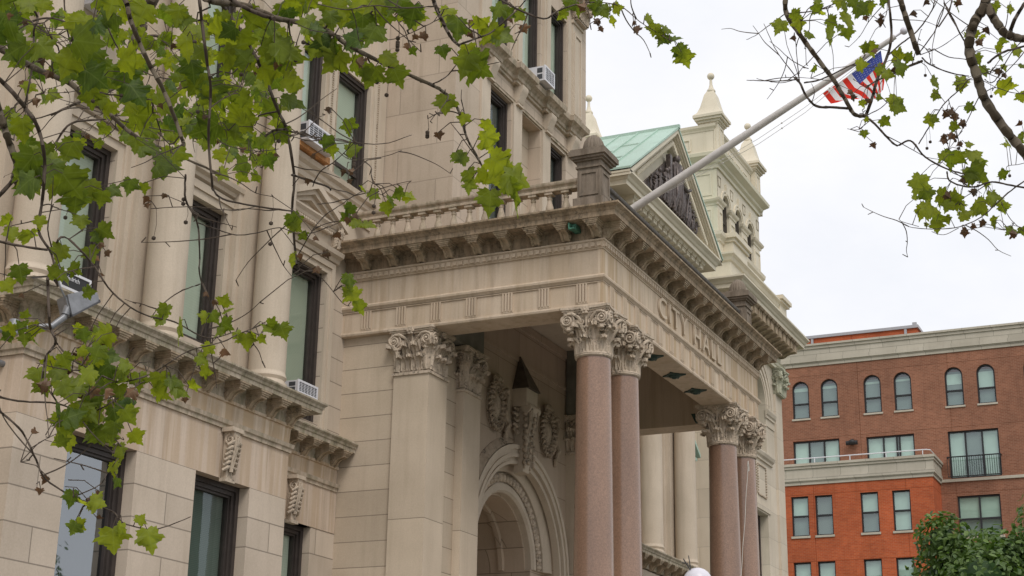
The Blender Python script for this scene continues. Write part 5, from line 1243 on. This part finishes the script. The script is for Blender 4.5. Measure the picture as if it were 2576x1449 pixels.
    def done(s, trunk):
        trunk.build('trunk', M['bark'], s.t, 60)
        if s.Bk.v: s.Bk.build('limbs', M['bark'], s.t, 60)
        s.Tw.build('twigs', M['barkd'], s.t, 60)
        s.L.build('foliage', M['leaf'], s.t, 80)
        if s.D.v: s.D.build('dead_leaves', M['dead'], s.t, 80)
        if s.Sb.v: s.Sb.build('seed_balls', M['barkd'], s.t, 60)
def trunkmesh(base, top, r0, r1, forks=()):
    m = MB(); b, t = Vector(base), Vector(top); n = 10
    pts = [b.lerp(t, k/n)+Vector((.10*sin(k*.9), .08*cos(k*1.1), 0))*(k/n) for k in range(n+1)]
    m.tube(pts, [r0*(1.35 if k == 0 else 1)+(r1-r0)*k/n for k in range(n+1)], 16)
    return m
# ---------------- left tree
T = Tree('sycamore_tree', (3.6, 7.4, 0), 'large sycamore with lobed green leaves and drooping twigs hanging over the left of the hall', 11)
top = (3.7, 7.4, 9.5); lo = (3.6, 7.4, 4.6); mi = (3.65, 7.4, 7.0)
B = T.branch
B([(-30,100),(40,146),(100,177),(177,210),(221,254),(267,279),(330,335),(400,370),(480,405),(560,440)], .036, .010, 6.6, 7.6, mi, 5, True)
B([(-40,180),(0,200),(55,260),(95,320),(112,400),(107,500),(97,580),(130,640),(145,720)], .022, .009, 5.8, 6.0, mi, 4)
B([(-20,230),(0,288),(20,350),(42,414),(36,450),(62,468),(84,479)], .034, .026, 6.2, 6.2, mi, 2, True)
B([(36,450),(0,490),(-30,520)], .02, .016, 6.2, 6.1)
B([(84,430),(60,450),(36,450)], .014, .018, 6.2, 6.2)
B([(320,10),(330,55),(370,150),(415,235),(455,340),(462,365)], .020, .015, 5.6, 5.8, top, 3, True)
B([(400,-30),(373,20),(350,73),(331,125),(317,167),(300,217)], .105, .080, 12.5, 12.5, top, 3, True)
B([(350,100),(385,90),(420,100),(470,140)], .03, .015, 12.3, 12.0, None, 3)
B([(330,190),(370,175),(395,160)], .03, .022, 12.3, 12.0, None, 2)
B([(300,215),(250,240),(180,265),(130,290)], .035, .018, 12.3, 12.0, None, 4)
B([(40,470),(100,430),(140,360),(180,310),(260,300),(300,290)], .022, .012, 10.5, 10.2, None, 3)
B([(540,-20),(565,20),(620,100),(665,190),(700,280),(720,325),(740,440),(735,530),(745,650),(748,668)], .020, .010, 6.4, 6.6, top, 6)
B([(500,-20),(505,30),(520,150),(530,225),(525,350),(535,475)], .016, .010, 5.9, 6.0, top, 3)
B([(535,475),(560,500),(639,518),(736,531)], .010, .008, 6.0, 6.5, None, 3)
B([(735,440),(780,455),(825,470),(832,478)], .011, .009, 6.5, 6.5, None, 2)
B([(720,325),(690,328),(668,342)], .012, .010, 6.4, 6.3)
B([(722,328),(770,340),(860,355),(960,362),(1035,340)], .008, .0035, 6.5, 6.9, None, 5)
B([(760,330),(840,372),(880,400),(960,395),(1010,378)], .005, .003, 6.5, 6.8, None, 3)
B([(500,-15),(539,5),(620,14),(696,46),(747,55),(817,74),(872,111),(943,149),(992,172),(1084,213),(1114,230),(1146,262),(1163,307),(1176,350),(1200,393),(1224,435),(1262,462)], .028, .006, 6.2, 6.0, top, 8, True)
B([(690,47),(640,30),(590,5),(560,-20)], .020, .018, 6.1, 6.1)
B([(1084,213),(1120,195),(1160,150),(1200,120)], .006, .004, 6.0, 6.0, None, 1)
B([(1085,-25),(1091,0),(1101,28),(1116,60),(1136,96),(1155,115)], .020, .011, 5.8, 5.8, top, 2)
B([(1120,60),(1130,90),(1157,114)], .008, .006, 5.8, 5.8)
B([(1155,112),(1195,98),(1238,80),(1300,25),(1330,-10)], .009, .005, 5.8, 5.9, None, 2)
B([(1091,16),(1010,20),(940,14),(870,24),(800,10)], .006, .004, 5.8, 5.9, None, 4)
B([(1100,50),(1040,80),(980,100),(900,95)], .004, .003, 5.9, 6.1, None, 3)
B([(1244,-12),(1298,21),(1368,47),(1398,30),(1452,10),(1500,5)], .009, .005, 5.7, 5.9, top, 3)
B([(1500,5),(1560,15),(1610,55),(1650,80),(1690,105)], .005, .003, 5.9, 6.0, None, 3)
B([(-20,-60),(88,30),(85,80),(84,150),(60,280)], .012, .010, 6.9, 6.9, mi, 3)
B([(-20,120),(60,65),(120,45),(200,60),(300,40)], .012, .007, 6.6, 6.8, mi, 4)
B([(160,-20),(170,80),(200,180),(240,260),(300,330)], .010, .006, 7.6, 7.8, top, 5)
B([(240,-20),(290,110),(360,180),(460,200),(560,180)], .010, .006, 8.2, 8.4, top, 6)
B([(-10,280),(80,300),(200,270),(330,310),(460,330),(600,300),(690,330)], .009, .005, 8.0, 8.2, mi, 7)
B([(420,240),(500,300),(560,360),(640,380),(700,375)], .007, .004, 7.5, 7.4, None, 5)
B([(640,-20),(600,60),(560,160),(600,250),(680,300)], .010, .006, 8.4, 8.0, top, 5)
B([(467,440),(467,502),(496,560),(503,640),(503,696),(532,777),(520,850)], .010, .005, 6.2, 6.3, None, 3)
B([(496,560),(540,575),(594,591),(650,585),(704,573),(760,590),(830,570),(900,535)], .006, .003, 6.2, 6.6, None, 4)
B([(380,525),(480,520),(590,529),(640,520)], .004, .004, 6.1, 6.2, None, 2)
B([(500,716),(450,735),(402,771),(380,800)], .006, .004, 6.2, 6.1, None, 1)
B([(704,573),(740,620),(748,660)], .004, .003, 6.5, 6.5)
B([(745,650),(800,560),(850,520),(920,480),(980,500)], .006, .003, 6.5, 6.7, None, 4)
B([(748,660),(800,690),(860,760),(880,770)], .005, .003, 6.5, 6.6, None, 2)
B([(-20,600),(0,608),(91,625),(130,625),(162,596),(227,657),(285,738),(360,790),(440,810),(520,850),(590,835)], .012, .005, 5.6, 5.9, lo, 5)
B([(120,700),(125,815),(140,860),(115,900),(110,960),(145,1015),(150,1060)], .012, .006, 5.5, 5.5, None, 3)
B([(140,860),(175,900),(230,930),(300,960),(380,940),(470,885),(560,860),(600,840),(640,825)], .008, .004, 5.5, 5.7, None, 6)
B([(-20,995),(0,1000),(60,1010),(145,1015),(220,1040),(300,1000),(360,960)], .010, .004, 5.4, 5.6, lo, 4)
B([(-20,1020),(0,1035),(55,1085),(90,1155),(115,1205),(185,1250),(280,1285),(310,1315),(380,1332),(430,1320),(480,1300)], .010, .0035, 5.4, 5.5, lo, 5)
B([(185,1250),(250,1220),(270,1190),(300,1150)], .005, .003, 5.4, 5.5, None, 1)
Cl = T.cluster
# dense far layer
for (cx, cy, rx, ry, n, sz, d) in ((60,60,70,70,9,52,8.5),(150,90,70,70,10,48,9),(250,60,70,60,10,50,9),(340,130,70,60,13,40,11),(420,90,70,70,13,40,11),(480,180,80,60,13,38,11),(560,110,80,80,16,44,9),(640,70,70,60,13,44,9),(400,190,80,60,12,36,12),(320,250,60,50,10,36,12),(520,270,80,50,16,38,10),(600,220,70,60,13,42,9),(230,190,70,60,12,44,9),(130,220,70,60,7,46,9),(60,180,60,60,6,50,8),(450,330,70,40,16,40,9),(560,340,70,40,17,42,8.5),(640,380,60,40,16,42,8),(600,420,70,40,10,44,8),(370,330,60,40,12,40,9),(300,300,60,40,7,42,9),(680,250,50,60,7,46,7.5),(220,330,60,40,6,40,9),(20,300,40,60,6,50,7.5),(700,350,40,30,4,46,7)):
    Cl(cx, cy, rx, ry, n, sz, d, .6, .05)
# nearer big leaves
for (cx, cy, rx, ry, n, sz, d) in ((50,30,70,40,5,80,6.3),(170,100,70,50,6,84,6.2),(300,30,80,40,7,88,6),(200,190,60,50,5,80,6.4),(430,30,60,40,4,78,6),(540,50,60,40,4,80,6.2),(640,90,60,50,5,78,6.4),(700,40,50,40,4,76,6.4),(140,380,50,50,4,80,6.2),(40,430,50,50,4,84,6),(130,440,40,40,3,84,6.1),(190,480,30,40,3,88,6.1),(250,250,50,40,4,74,6.6),(370,250,60,50,6,76,6.6),(420,390,60,40,4,74,6.8),(520,200,50,60,5,78,6.4),(620,150,50,40,4,80,6.3),(560,330,50,40,4,76,6.6),(650,300,40,50,3,80,6.5),(720,270,25,25,1,72,6.4),(740,130,40,40,3,80,6.3),(790,60,40,40,4,78,6.2),(860,40,50,40,5,76,6.2),(900,110,50,40,4,82,6.1),(960,40,60,40,4,74,6.1),(840,120,40,40,3,84,6.2),(905,190,35,30,3,82,6.1),(1010,60,50,40,3,66,6.2),(1030,20,40,30,3,70,6),(760,20,40,30,3,70,6.2),(480,120,50,50,4,80,6.2),(60,350,50,40,4,76,6.5),(300,180,60,40,4,76,6.4),(0,120,40,60,3,80,6),(580,240,50,40,4,74,6.5),(480,300,50,40,4,72,6.8),(690,130,40,50,3,78,6.3)):
    Cl(cx, cy, rx, ry, n, sz, d, .25, .05)
LF = T.leafat
for (x, y, sz, d, an) in ((790,128,62,6.2,-2.0),(735,200,66,6.2,-.1),(705,160,40,6.2,0),(735,265,56,6.4,0),(745,215,50,6.3,0),(825,130,74,6.1,-1.4),(1000,195,66,6.0,-1.2),(985,150,70,6,-.6),(935,195,80,6.0,-1.9),(1205,170,100,5.9,-.6),(1170,165,84,5.9,-1.9),(1120,262,66,6,-1.6),(1115,130,42,6,-1.2),(1165,300,40,6,-1.9),(1160,400,46,6,-2.6),(1155,395,44,6,-1.0),(1183,445,52,6,-1.2),(1180,470,46,6,-1.8),(1230,360,88,5.9,-1.3),(1222,320,50,6,-1.5),(1150,75,80,5.9,-1.6),(1120,40,66,6,-2),(1180,130,50,6,-1.4),(1215,60,60,5.9,.8),(1240,90,70,5.9,-1),(1268,92,66,5.9,-.4),(1250,30,66,5.9,-2.2),(1310,40,42,5.9,-.7),(1282,35,40,5.9,-.5),(1262,415,96,5.8,-.6),(1300,450,92,5.8,-.5),(1285,480,80,5.8,-1.2),(1232,510,84,5.9,-1.6),(1298,515,84,5.8,-1.4),(1210,445,60,5.9,-2.4),(1250,450,60,5.9,-1.2),(1000,490,46,6.5,-2.6),(985,505,40,6.5,-1),(1015,490,52,6.6,-.3),(1030,495,40,6.6,-.3),(975,525,48,6.5,-1.3),(880,530,46,6.5,-2),(900,560,50,6.5,-.4),(930,565,46,6.5,-.3),(868,550,40,6.5,-2.6),(740,558,58,6.5,-1.2),(745,570,46,6.5,-.8),(738,655,50,6.5,-1.6),(765,595,30,6.5,-1),(820,360,54,6.4,-1.8),(835,380,50,6.4,-1.4),(875,320,56,6.4,-1.6),(890,375,50,6.4,.2),(915,480,40,6.5,-1),(942,490,40,6.5,-.5),(880,710,56,6.4,-1.4),(890,745,52,6.4,-1.0),(905,775,50,6.4,-1.2),(872,735,40,6.4,-2.2),(1430,15,50,5.9,-2.2),(1415,40,40,5.9,-2.4),(1455,25,44,5.9,-1.8),(1500,20,52,5.9,-1.6),(1520,30,46,5.9,-1),(1540,55,40,5.9,-1.2),(1555,20,36,5.9,.2),(1635,50,38,6,-.8),(1645,75,42,6,-1.8),(1665,100,48,6,-2.2),(1680,75,40,6,-.4),(1700,95,44,6,.1),(1712,130,50,6,-.9),(1722,150,58,6,-1.2),(1660,90,36,6,-1.3),(1040,130,30,6.2,-1),
   (70,600,62,5.7,-1.9),(15,560,52,5.7,-2.4),(30,590,54,5.7,-1.5),(52,690,62,5.7,-1.4),(20,720,50,5.7,-1),(265,585,60,5.9,-.6),(250,600,56,5.9,-1.2),(230,640,54,5.9,-1.2),(150,640,66,5.7,-1.8),(135,690,50,5.7,-2.4),(165,695,56,5.7,-1),(190,680,46,5.7,-.6),(100,560,46,5.8,-1.6),(205,560,50,5.9,-1.4),(225,735,44,5.7,.1),(190,510,84,6,-1.6),(340,365,50,6.3,-1.6),(325,470,56,6.4,-1.8),(362,475,40,6.4,-1.4),(290,480,50,6.3,-.6),(255,500,60,6.2,-1.8),
   (55,820,46,5.6,.8),(90,830,50,5.6,-.2),(20,830,48,5.6,3.0),(62,855,44,5.6,-1.6),(85,860,42,5.6,-.9),(65,790,34,5.6,1.2),(15,850,40,5.6,-2.7),
   (415,790,62,5.8,-1.9),(450,835,84,5.7,-1.7),(400,800,50,5.8,2.9),(565,755,42,5.9,1.1),(540,800,44,5.9,-1),(575,780,40,5.9,.4),(515,800,40,5.9,-2),(690,820,50,5.7,-.2),(672,822,48,5.7,2.6),(712,835,54,5.7,-1.2),(620,862,60,5.7,-1.5),(640,850,46,5.7,-.9),(600,845,36,5.7,-1),(660,855,34,5.7,-.8),(550,835,44,5.8,-2.2),(520,880,48,5.7,-2.1),(510,905,46,5.7,-.6),(520,935,44,5.7,-.2),(570,820,50,5.8,-.6),
   (400,960,64,5.6,-1.7),(440,960,60,5.6,-.4),(490,972,44,5.6,-.1),(455,985,60,5.6,-.5),(405,990,70,5.6,-.7),(350,960,60,5.6,-1.5),(300,990,60,5.6,-1.5),
   (185,1330,46,5.4,-2),(200,1322,44,5.4,-.9),(285,1360,84,5.4,-1.5),(300,1335,54,5.4,-1.9),(378,1360,82,5.4,-1.3),(355,1305,36,5.4,.9),(180,1255,56,5.4,-1.7),(215,1270,54,5.4,-.5),(245,1265,56,5.4,-.3),(290,1180,56,5.5,-1.6),(305,1140,60,5.5,-1.4),(290,1215,40,5.5,-2)):
    LF(x, y, sz, d, ang=an, tone=T.rnd.uniform(.15, .95))
for (cx, cy, rx, ry, n, sz, d) in ((190,880,90,50,8,66,5.6),(250,910,70,50,8,66,5.6),(150,940,60,50,8,70,5.5),(260,980,70,50,8,68,5.5),(180,1020,60,50,8,68,5.5),(250,1060,70,40,8,66,5.5),(330,1020,60,40,6,64,5.5),(160,1090,50,30,5,62,5.5),(300,1090,50,30,3,60,5.5),(230,860,60,30,3,60,5.6)):
    Cl(cx, cy, rx, ry, n, sz, d, .2, .08)
for (x, y) in ((20,45),(60,60),(110,160),(120,190),(95,250),(215,345),(410,270),(430,120),(520,290),(590,120),(370,520),(360,505),(410,495),(880,430),(865,440),(880,460),(900,545),(875,560),(840,590),(800,600),(760,650),(800,680),(815,640),(545,760),(575,885),(525,740),(465,1010),(205,880),(310,930),(310,945),(270,640),(245,650),(260,690),(250,620),(150,1070),(140,1100),(90,1090),(100,1240),(115,1215),(245,1245),(255,1305),(222,1260),(1040,95),(1060,90),(1030,120),(1010,35),(1190,90),(1180,60),(1200,135),(1105,345),(1262,380),(1320,75),(1460,15),(1500,55),(1490,25),(1515,75),(1600,80),(1590,60),(700,390),(830,280),(690,170),(780,450),(210,1050),(1290,50),(790,395),(60,745)):
    LF(x, y, T.rnd.uniform(20, 38), T.rnd.uniform(5.8, 6.4), dead=True)
for k in range(40): T.ball(T.rnd.choice((200,300,500,700,900,1050,420,620))+T.rnd.uniform(-100,100), T.rnd.choice((100,250,350,520,80,300))+T.rnd.uniform(-60,60), 6.3)
for k in range(34): T.cluster(T.rnd.uniform(-900, 900) if k % 2 else T.rnd.uniform(-900, -120), T.rnd.uniform(-700, -90) if k % 2 else T.rnd.uniform(-500, 900), 110, 90, 7, 80, T.rnd.uniform(5.6, 7.6), .5)
T.done(trunkmesh((3.6,7.4,0), (3.7,7.4,10), .34, .20))
# ---------------- right tree
T = Tree('sycamore_tree', (9.2, -2.6, 0), 'sycamore with bare knobbly grey branches against the white sky on the right', 23, .47)
Z8 = lambda L: [(1878.3+x*.41618, y*.41618) for x, y in L]
B = lambda L, r0, r1, d0, d1=None, an=None, tw=0, big=False: T.branch(Z8(L), r0, r1, d0, d1, an, tw, big)
tp = (9.2, -2.6, 9.0); ml = (9.2, -2.6, 6.0); ll = (9.2, -2.6, 4.6)
B([(240,-60),(240,80),(330,220),(440,370),(530,490),(590,590),(650,690),(720,700)], .030, .022, 8.6, 8.6, tp, 3, True)
B([(720,700),(760,590),(790,480),(850,340),(875,200),(858,0),(850,-60)], .020, .014, 8.6, 8.6, None, 4)
B([(720,700),(790,765),(850,830),(910,880),(990,850),(1080,950),(1210,1020),(1310,1050)], .014, .009, 8.6, 8.4, None, 4)
B([(910,-60),(930,0),(970,130),(1040,330)], .034, .030, 8.2, 8.2, tp, 2, True)
B([(1060,370),(980,400),(880,450),(800,480),(720,530)], .016, .008, 8.2, 8.4, None, 4)
B([(1440,-60),(1440,30),(1370,150),(1345,300),(1390,450),(1440,600),(1560,780),(1674,920),(1760,1040)], .052, .048, 7.8, 7.8, tp, 3, True)
B([(1440,10),(1500,120),(1560,200),(1620,225),(1700,240)], .046, .040, 7.8, 7.7, None, 2, True)
B([(1590,200),(1630,100),(1680,20)], .022, .018, 7.8, 7.8)
B([(620,655),(520,650),(420,640),(360,580),(320,500),(290,470)], .017, .012, 8.6, 8.4, None, 2)
B([(300,480),(200,490),(80,488),(0,484)], .008, .004, 8.4, 8.3, None, 2)
B([(300,478),(220,500),(150,495),(60,475)], .005, .003, 8.4, 8.3, None, 1)
B([(310,480),(240,390),(170,290),(105,145)], .007, .003, 8.4, 8.4, None, 1)
B([(318,485),(305,350),(290,200)], .007, .003, 8.4, 8.4, None, 1)
B([(372,415),(280,370),(200,300),(140,250)], .006, .003, 8.5, 8.4, None, 1)
B([(290,480),(320,480),(250,290),(240,250)], .005, .003, 8.4, 8.3)
B([(350,500),(450,480),(620,400),(680,370),(720,330)], .010, .006, 8.5, 8.5, None, 2)
B([(230,85),(120,165),(60,210),(0,240)], .006, .003, 8.6, 8.6, None, 1)
B([(1060,350),(1110,390),(1230,440),(1340,460)], .009, .007, 8.2, 8.0, None, 2)
B([(1050,330),(1160,290),(1280,210),(1350,140)], .005, .003, 8.2, 8.1, None, 2)
B([(1050,310),(1130,200),(1180,90),(1195,30)], .007, .005, 8.2, 8.2, None, 2)
B([(1195,20),(1240,100),(1300,220),(1360,320)], .010, .008, 8.1, 8.0, None, 2)
B([(860,330),(940,260),(1030,190),(1110,80),(1140,0)], .010, .006, 8.4, 8.3, None, 2)
B([(440,60),(560,10),(640,-30)], .007, .006, 8.5, 8.5, None, 2)
B([(250,80),(340,75),(440,60),(520,40)], .008, .006, 8.5, 8.5, None, 2)
B([(1040,870),(1120,740),(1200,620),(1290,540),(1340,480)], .007, .006, 8.4, 8.0, None, 2)
B([(1220,600),(1260,760),(1290,900),(1320,1110)], .005, .003, 8.3, 8.1, None, 2)
B([(1210,1040),(1225,1090),(1290,1120),(1380,1130),(1480,1100),(1600,1120),(1720,1140)], .009, .011, 8.3, 8.0, ll if 0 else None, 3)
B([(1730,1060),(1600,1150),(1500,1240),(1420,1310),(1290,1370),(1120,1385),(980,1370),(920,1325)], .009, .003, 7.9, 8.1, ll, 4)
B([(1730,970),(1640,995),(1585,1000)], .004, .003, 8.0, 8.1)
B([(1540,1230),(1600,1330),(1680,1400)], .005, .003, 8, 8, None, 2)
B([(720,700),(800,660),(850,620),(900,600)], .006, .004, 8.5, 8.5, None, 1)
B([(735,705),(700,770),(660,785),(610,778)], .004, .002, 8.5, 8.4)
B([(1440,480),(1480,500),(1520,460),(1600,320),(1674,240)], .006, .005, 7.8, 7.7, None, 2)
B([(1440,560),(1500,530),(1600,560),(1700,570)], .005, .004, 7.8, 7.7, None, 1)
B([(1460,380),(1540,320),(1640,290),(1720,270)], .012, .012, 7.7, 7.6, None, 2)
B([(1280,1380),(1190,1420),(1120,1400)], .004, .003, 8, 8); B([(1040,1370),(940,1340)], .003, .002, 8, 8)
B([(2420/1.54,2110/1.54),(1600,1360)], .003, .003, 8, 8)
z = lambda x, y: (1878.3+x*.41618, y*.41618)
for (x, y, s_, an) in ((195,165,120,-2.0),(320,150,110,-1.4),(385,205,90,-.3),(300,95,90,-.5),(430,60,100,-.8),(465,85,60,-.5),(520,130,90,-.6),(510,220,140,-1.5),(620,130,140,-1.3),(560,170,60,-2),(612,205,90,-1.4),(600,40,100,-1.2),(650,20,100,-1),(700,60,110,-.6),(740,50,90,-1.3),(820,20,80,-1.4),(560,20,90,-1.8),(430,0,60,1),(750,300,110,-1.2),(700,390,90,.1),(710,285,70,3),(405,420,60,-2.5),(930,345,120,0),(985,350,70,-.4),(940,405,110,.1),(820,420,90,-.6),(860,450,100,-.3),(800,430,60,-1.4),(890,620,110,-2),(925,650,110,-.5),(900,610,70,1),(840,740,90,-.6),(712,812,60,-1.5),(728,725,40,-.7),(805,590,50,-.4),(700,630,60,-1.2),(1115,735,95,-1.3),(1140,720,70,-.4),(1100,700,60,1.7),(1260,765,80,-.3),(1140,500,100,-1.1),(1150,575,80,-.6),(1290,490,110,3.5),(1300,520,90,.1),(1355,650,80,-.4),(1385,210,60,-1.4),(1430,225,50,-.3),(1330,215,50,-2.6),(1400,360,90,-1.3),(1435,430,90,-1.2),(1555,250,80,-.2),(1530,290,60,.4),(1640,300,90,0),(1580,535,170,0),(1540,350,60,-1.2),(1560,410,60,-1),(1275,45,90,-1.2),(1500,50,80,-1.3),(1585,865,90,-.9),(1560,870,60,3.2),(1655,850,60,-.5),(1030,1120,170,-1.9),(1090,1180,120,-1.2),(1055,1085,80,1.4),(1110,1270,150,-.2),(1060,1290,110,-1.8),(1160,1330,120,-.9),(1150,1370,90,-1.5),(1230,970,150,-1.7),(1290,960,120,-.6),(1180,950,90,-2.2),(1380,930,140,.5),(1420,980,100,-.8),(1400,1050,150,-.6),(1350,1060,100,-2.1),(1440,1110,90,-1.4),(1350,870,60,.1),(1190,1190,110,-.4),(1270,1195,110,.1),(1250,1230,110,-1.2),(1210,1250,90,-2),(1330,1290,120,.3),(1420,1260,130,-.9),(1400,1240,80,2),(1500,1190,110,-.2),(1490,1215,80,.9),(1560,1240,90,.1),(1550,1265,80,-1.2),(1500,1360,70,-1.6),(1560,1050,90,.5),(1540,1060,60,3.2),(1590,1400,80,-2.5),(1500,1325,70,.6),(1215,1330,70,-1.2),(1090,1355,40,.1),(1300,1250,90,-1.2),(1660,590,80,-1.2),(1670,400,60,-.6),(1670,1400,70,-1.3),(1520,20,50,-1.2),(1600,55,60,-.1),(1020,1190,50,1),(1665,820,50,-1)):
    T.leafat(*z(x, y), s_*.42*1.05, 8.2+T.rnd.uniform(-.2, .2), ang=an, tone=T.rnd.uniform(.3, 1))
for (x, y) in ((825,100),(820,150),(720,115),(268,225),(760,300),(890,435),(620,560),(640,600),(720,620),(1180,830),(1195,855),(1230,830),(1275,870),(1250,690),(1265,720),(1220,690),(1295,750),(1190,680),(775,885),(1470,190),(1410,265),(1540,420),(1565,460),(1300,1090),(1220,1190),(1490,1250),(1380,1170),(1425,1360),(1310,1400),(1315,1420),(1380,1370),(1610,1410),(1640,760),(1290,20),(990,80),(1070,20)):
    T.leafat(*z(x, y), T.rnd.uniform(22, 36), 8.2+T.rnd.uniform(-.2, .2), dead=True)
for k in range(12): T.ball(*z(T.rnd.uniform(600, 1600), T.rnd.uniform(150, 1300)), 8.2)
for k in range(26): T.cluster(T.rnd.uniform(1900, 3500) if k % 2 else T.rnd.uniform(2700, 3600), T.rnd.uniform(-800, -90) if k % 2 else T.rnd.uniform(-400, 900), 110, 90, 7, 70, T.rnd.uniform(7.6, 9), .5)
T.done(trunkmesh((9.2,-2.6,0), (9.2,-2.6,9.6), .30, .17))
# ---------------- small dense tree by the apartments and one across the street
def bush_tree(name, base, cz, rx, ry, rz, label, seed, n=7500, ls=.22):
    R_ = random.Random(seed); t = thing(name, base, label, 'tree'); b = Vector(base)
    tr = MB(); tr.tube([b, b+Vector((.1,0,cz*.4)), b+Vector((0,.1,cz))], [.28, .22, .12], 12)
    for k in range(9):
        a = R_.uniform(0, 2*pi); tr.tube([b+Vector((0,0,cz*.55)), b+Vector((rx*.35*cos(a), ry*.35*sin(a), cz*.85)), b+Vector((rx*.75*cos(a), ry*.75*sin(a), cz+rz*R_.uniform(-.3,.5)))], [.10, .07, .03], 7)
    tr.build('trunk', M['barkd'], t, 60)
    f = MB(); f.a = []; lumps = []
    for k in range(46):
        while True:
            v = Vector((R_.uniform(-1,1), R_.uniform(-1,1), R_.uniform(-.9,1)))
            if .45 < v.length < 1: break
        lumps.append((Vector((v.x*rx*.84, v.y*ry*.84, cz+v.z*rz*.84)), R_.uniform(.22, .40)*min(rx, rz)))
    for c, r in lumps:
        core = MB().sphere(b+c, r*.5, 10); n0 = len(f.v); f.v += core.v; f.a += [(.0, .7, .3, 1)]*len(core.v); f.f += [tuple(n0+i for i in q_) for q_ in core.f]
    for i in range(n):
        c, r = R_.choice(lumps); v = Vector((R_.gauss(0,1), R_.gauss(0,1), R_.gauss(0,1))).normalized(); p = b+c+v*r*R_.uniform(.6, 1.12)
        s = ls*R_.uniform(.6, 1.2); nn = (v+Vector((R_.gauss(0,.6), R_.gauss(0,.6), R_.gauss(.5,.6)))).normalized(); a = nn.orthogonal().normalized(); a = (Matrix.Rotation(R_.uniform(0, 6.28), 3, nn) @ a); c2 = nn.cross(a)
        n0 = len(f.v); tn = min(1, max(0, R_.gauss(.45, .25)))
        for (x, y, zz) in ((-.5,0,0),(-.15,.28,.04),(.25,.24,.03),(.6,0,-.08),(.25,-.24,.03),(-.15,-.28,.04)): f.v.append(tuple(p+a*x*s+c2*y*s+nn*zz*s)); f.a.append((tn, .7, .3, 1))
        f.f += [(n0, n0+1, n0+2, n0+3), (n0, n0+3, n0+4, n0+5)]
    f.build('crown', M['tuft'], t); return t
q = at(2550, 1412, 62)
bush_tree('leafy_tree', (q.x, q.y, 0), q.z-1.9, 5.2, 5.0, 4.6, 'dense dark green tree in front of the orange red brick wing', 5, 34000, .27)
q2 = at(2575, 1310, 66)
bush_tree('leafy_tree', (62.5, -27.8, 0), 10.0, 5.2, 5.2, 5.4, 'round green tree across the street mirrored in a ground floor window', 6, 5000, .34)
# ================================================================ ground, sky, light
def slab(name, x0, x1, y0, y1, z0, z1, mat):
    m = MB(); m.box(x0, x1, y0, y1, z0, z1); return struct(m.build(name, M[mat]))
M['asph'] = plain('asphalt', (.05,.05,.052), .9, 0, .3, 3); M['pave'] = stone('pavement_slabs', (.24,.225,.205), row=1.2, bw=1.2, streak=0); M['soil'] = plain('lawn_ground', (.06,.10,.03), 1, 0, .4, 2)
m = MB(); m.add([(-900,-900,-.16),(900,-900,-.16),(900,900,-.16),(-900,900,-.16)], [(0,1,2,3)]); struct(m.build('ground', M['soil']))
slab('pavement', -60, 120, -5.5, 14.4, -.15, 0, 'pave'); slab('road', -300, 300, -17, -5.5, -.155, -.13, 'asph')
slab('entrance_steps', 26, 37.2, 9.0, 14.2, .001, .9, 'conc')
w = bpy.data.worlds.new('World'); S.world = w; w.use_nodes = True; nt = w.node_tree; nt.nodes.clear(); g = N(nt)
out = g.n('OutputWorld'); bg = g.n('Background'); sky = g.n('TexSky'); sky.sky_type = 'NISHITA'; sky.sun_disc = False
SE, SA = radians(50), radians(-138)     # sun elevation and heading (compass angle in the xy plane)
sky.sun_elevation = SE; sky.sun_rotation = pi/2-SA; sky.air_density = 1; sky.dust_density = 2
skc = g.mix(1, sky.outputs[0], (.10,.10,.10,1), 'MULTIPLY')
tc = g.n('TexCoord'); gv = tc.outputs['Generated']
n1 = g.noise(g.scale(gv, (1.,1.,2.2)), 2.6, 6, .6); n2 = g.noise(g.scale(gv, (1.,1.,1.6)), 7., 5, .55)
cl = g.mix(g.ramp(n1, .38, .66), (.85,.865,.91,1), (.95,.945,.965,1)); cl = g.mix(g.math('MULTIPLY', g.ramp(n2, .45, .7), .4), cl, (1.0,.995,1.0,1))
g.l(g.mix(.94, skc, cl), bg.inputs[0]); bg.inputs[1].default_value = 1.06; g.l(bg.outputs[0], out.inputs[0])
sl_ = bpy.data.lights.new('sun', 'SUN'); sl_.energy = SUNE; sl_.angle = radians(24); sl_.color = (1, .95, .88); so = bpy.data.objects.new('sun', sl_); COL.objects.link(so)
d = Vector((cos(SE)*cos(SA), cos(SE)*sin(SA), sin(SE))); so.rotation_euler = (-d).to_track_quat('-Z', 'Y').to_euler()
cam = bpy.data.cameras.new('camera'); cam.lens = CF/2576*36; cam.sensor_width = 36; cam.clip_end = 3000; cam.clip_start = .1
co = bpy.data.objects.new('camera', cam); COL.objects.link(co)
co.matrix_world = Matrix(((CR.x, CU.x, -CW.x, 0), (CR.y, CU.y, -CW.y, 0), (CR.z, CU.z, -CW.z, 1.6), (0, 0, 0, 1)))
S.camera = co
S.view_settings.view_transform = 'Standard'; S.view_settings.look = 'None'; S.view_settings.exposure = EXPO; S.view_settings.gamma = 1
S.render.engine = 'CYCLES'; S.cycles.max_bounces = 6; S.cycles.transparent_max_bounces = 8
S.render.resolution_x = 1024; S.render.resolution_y = 576
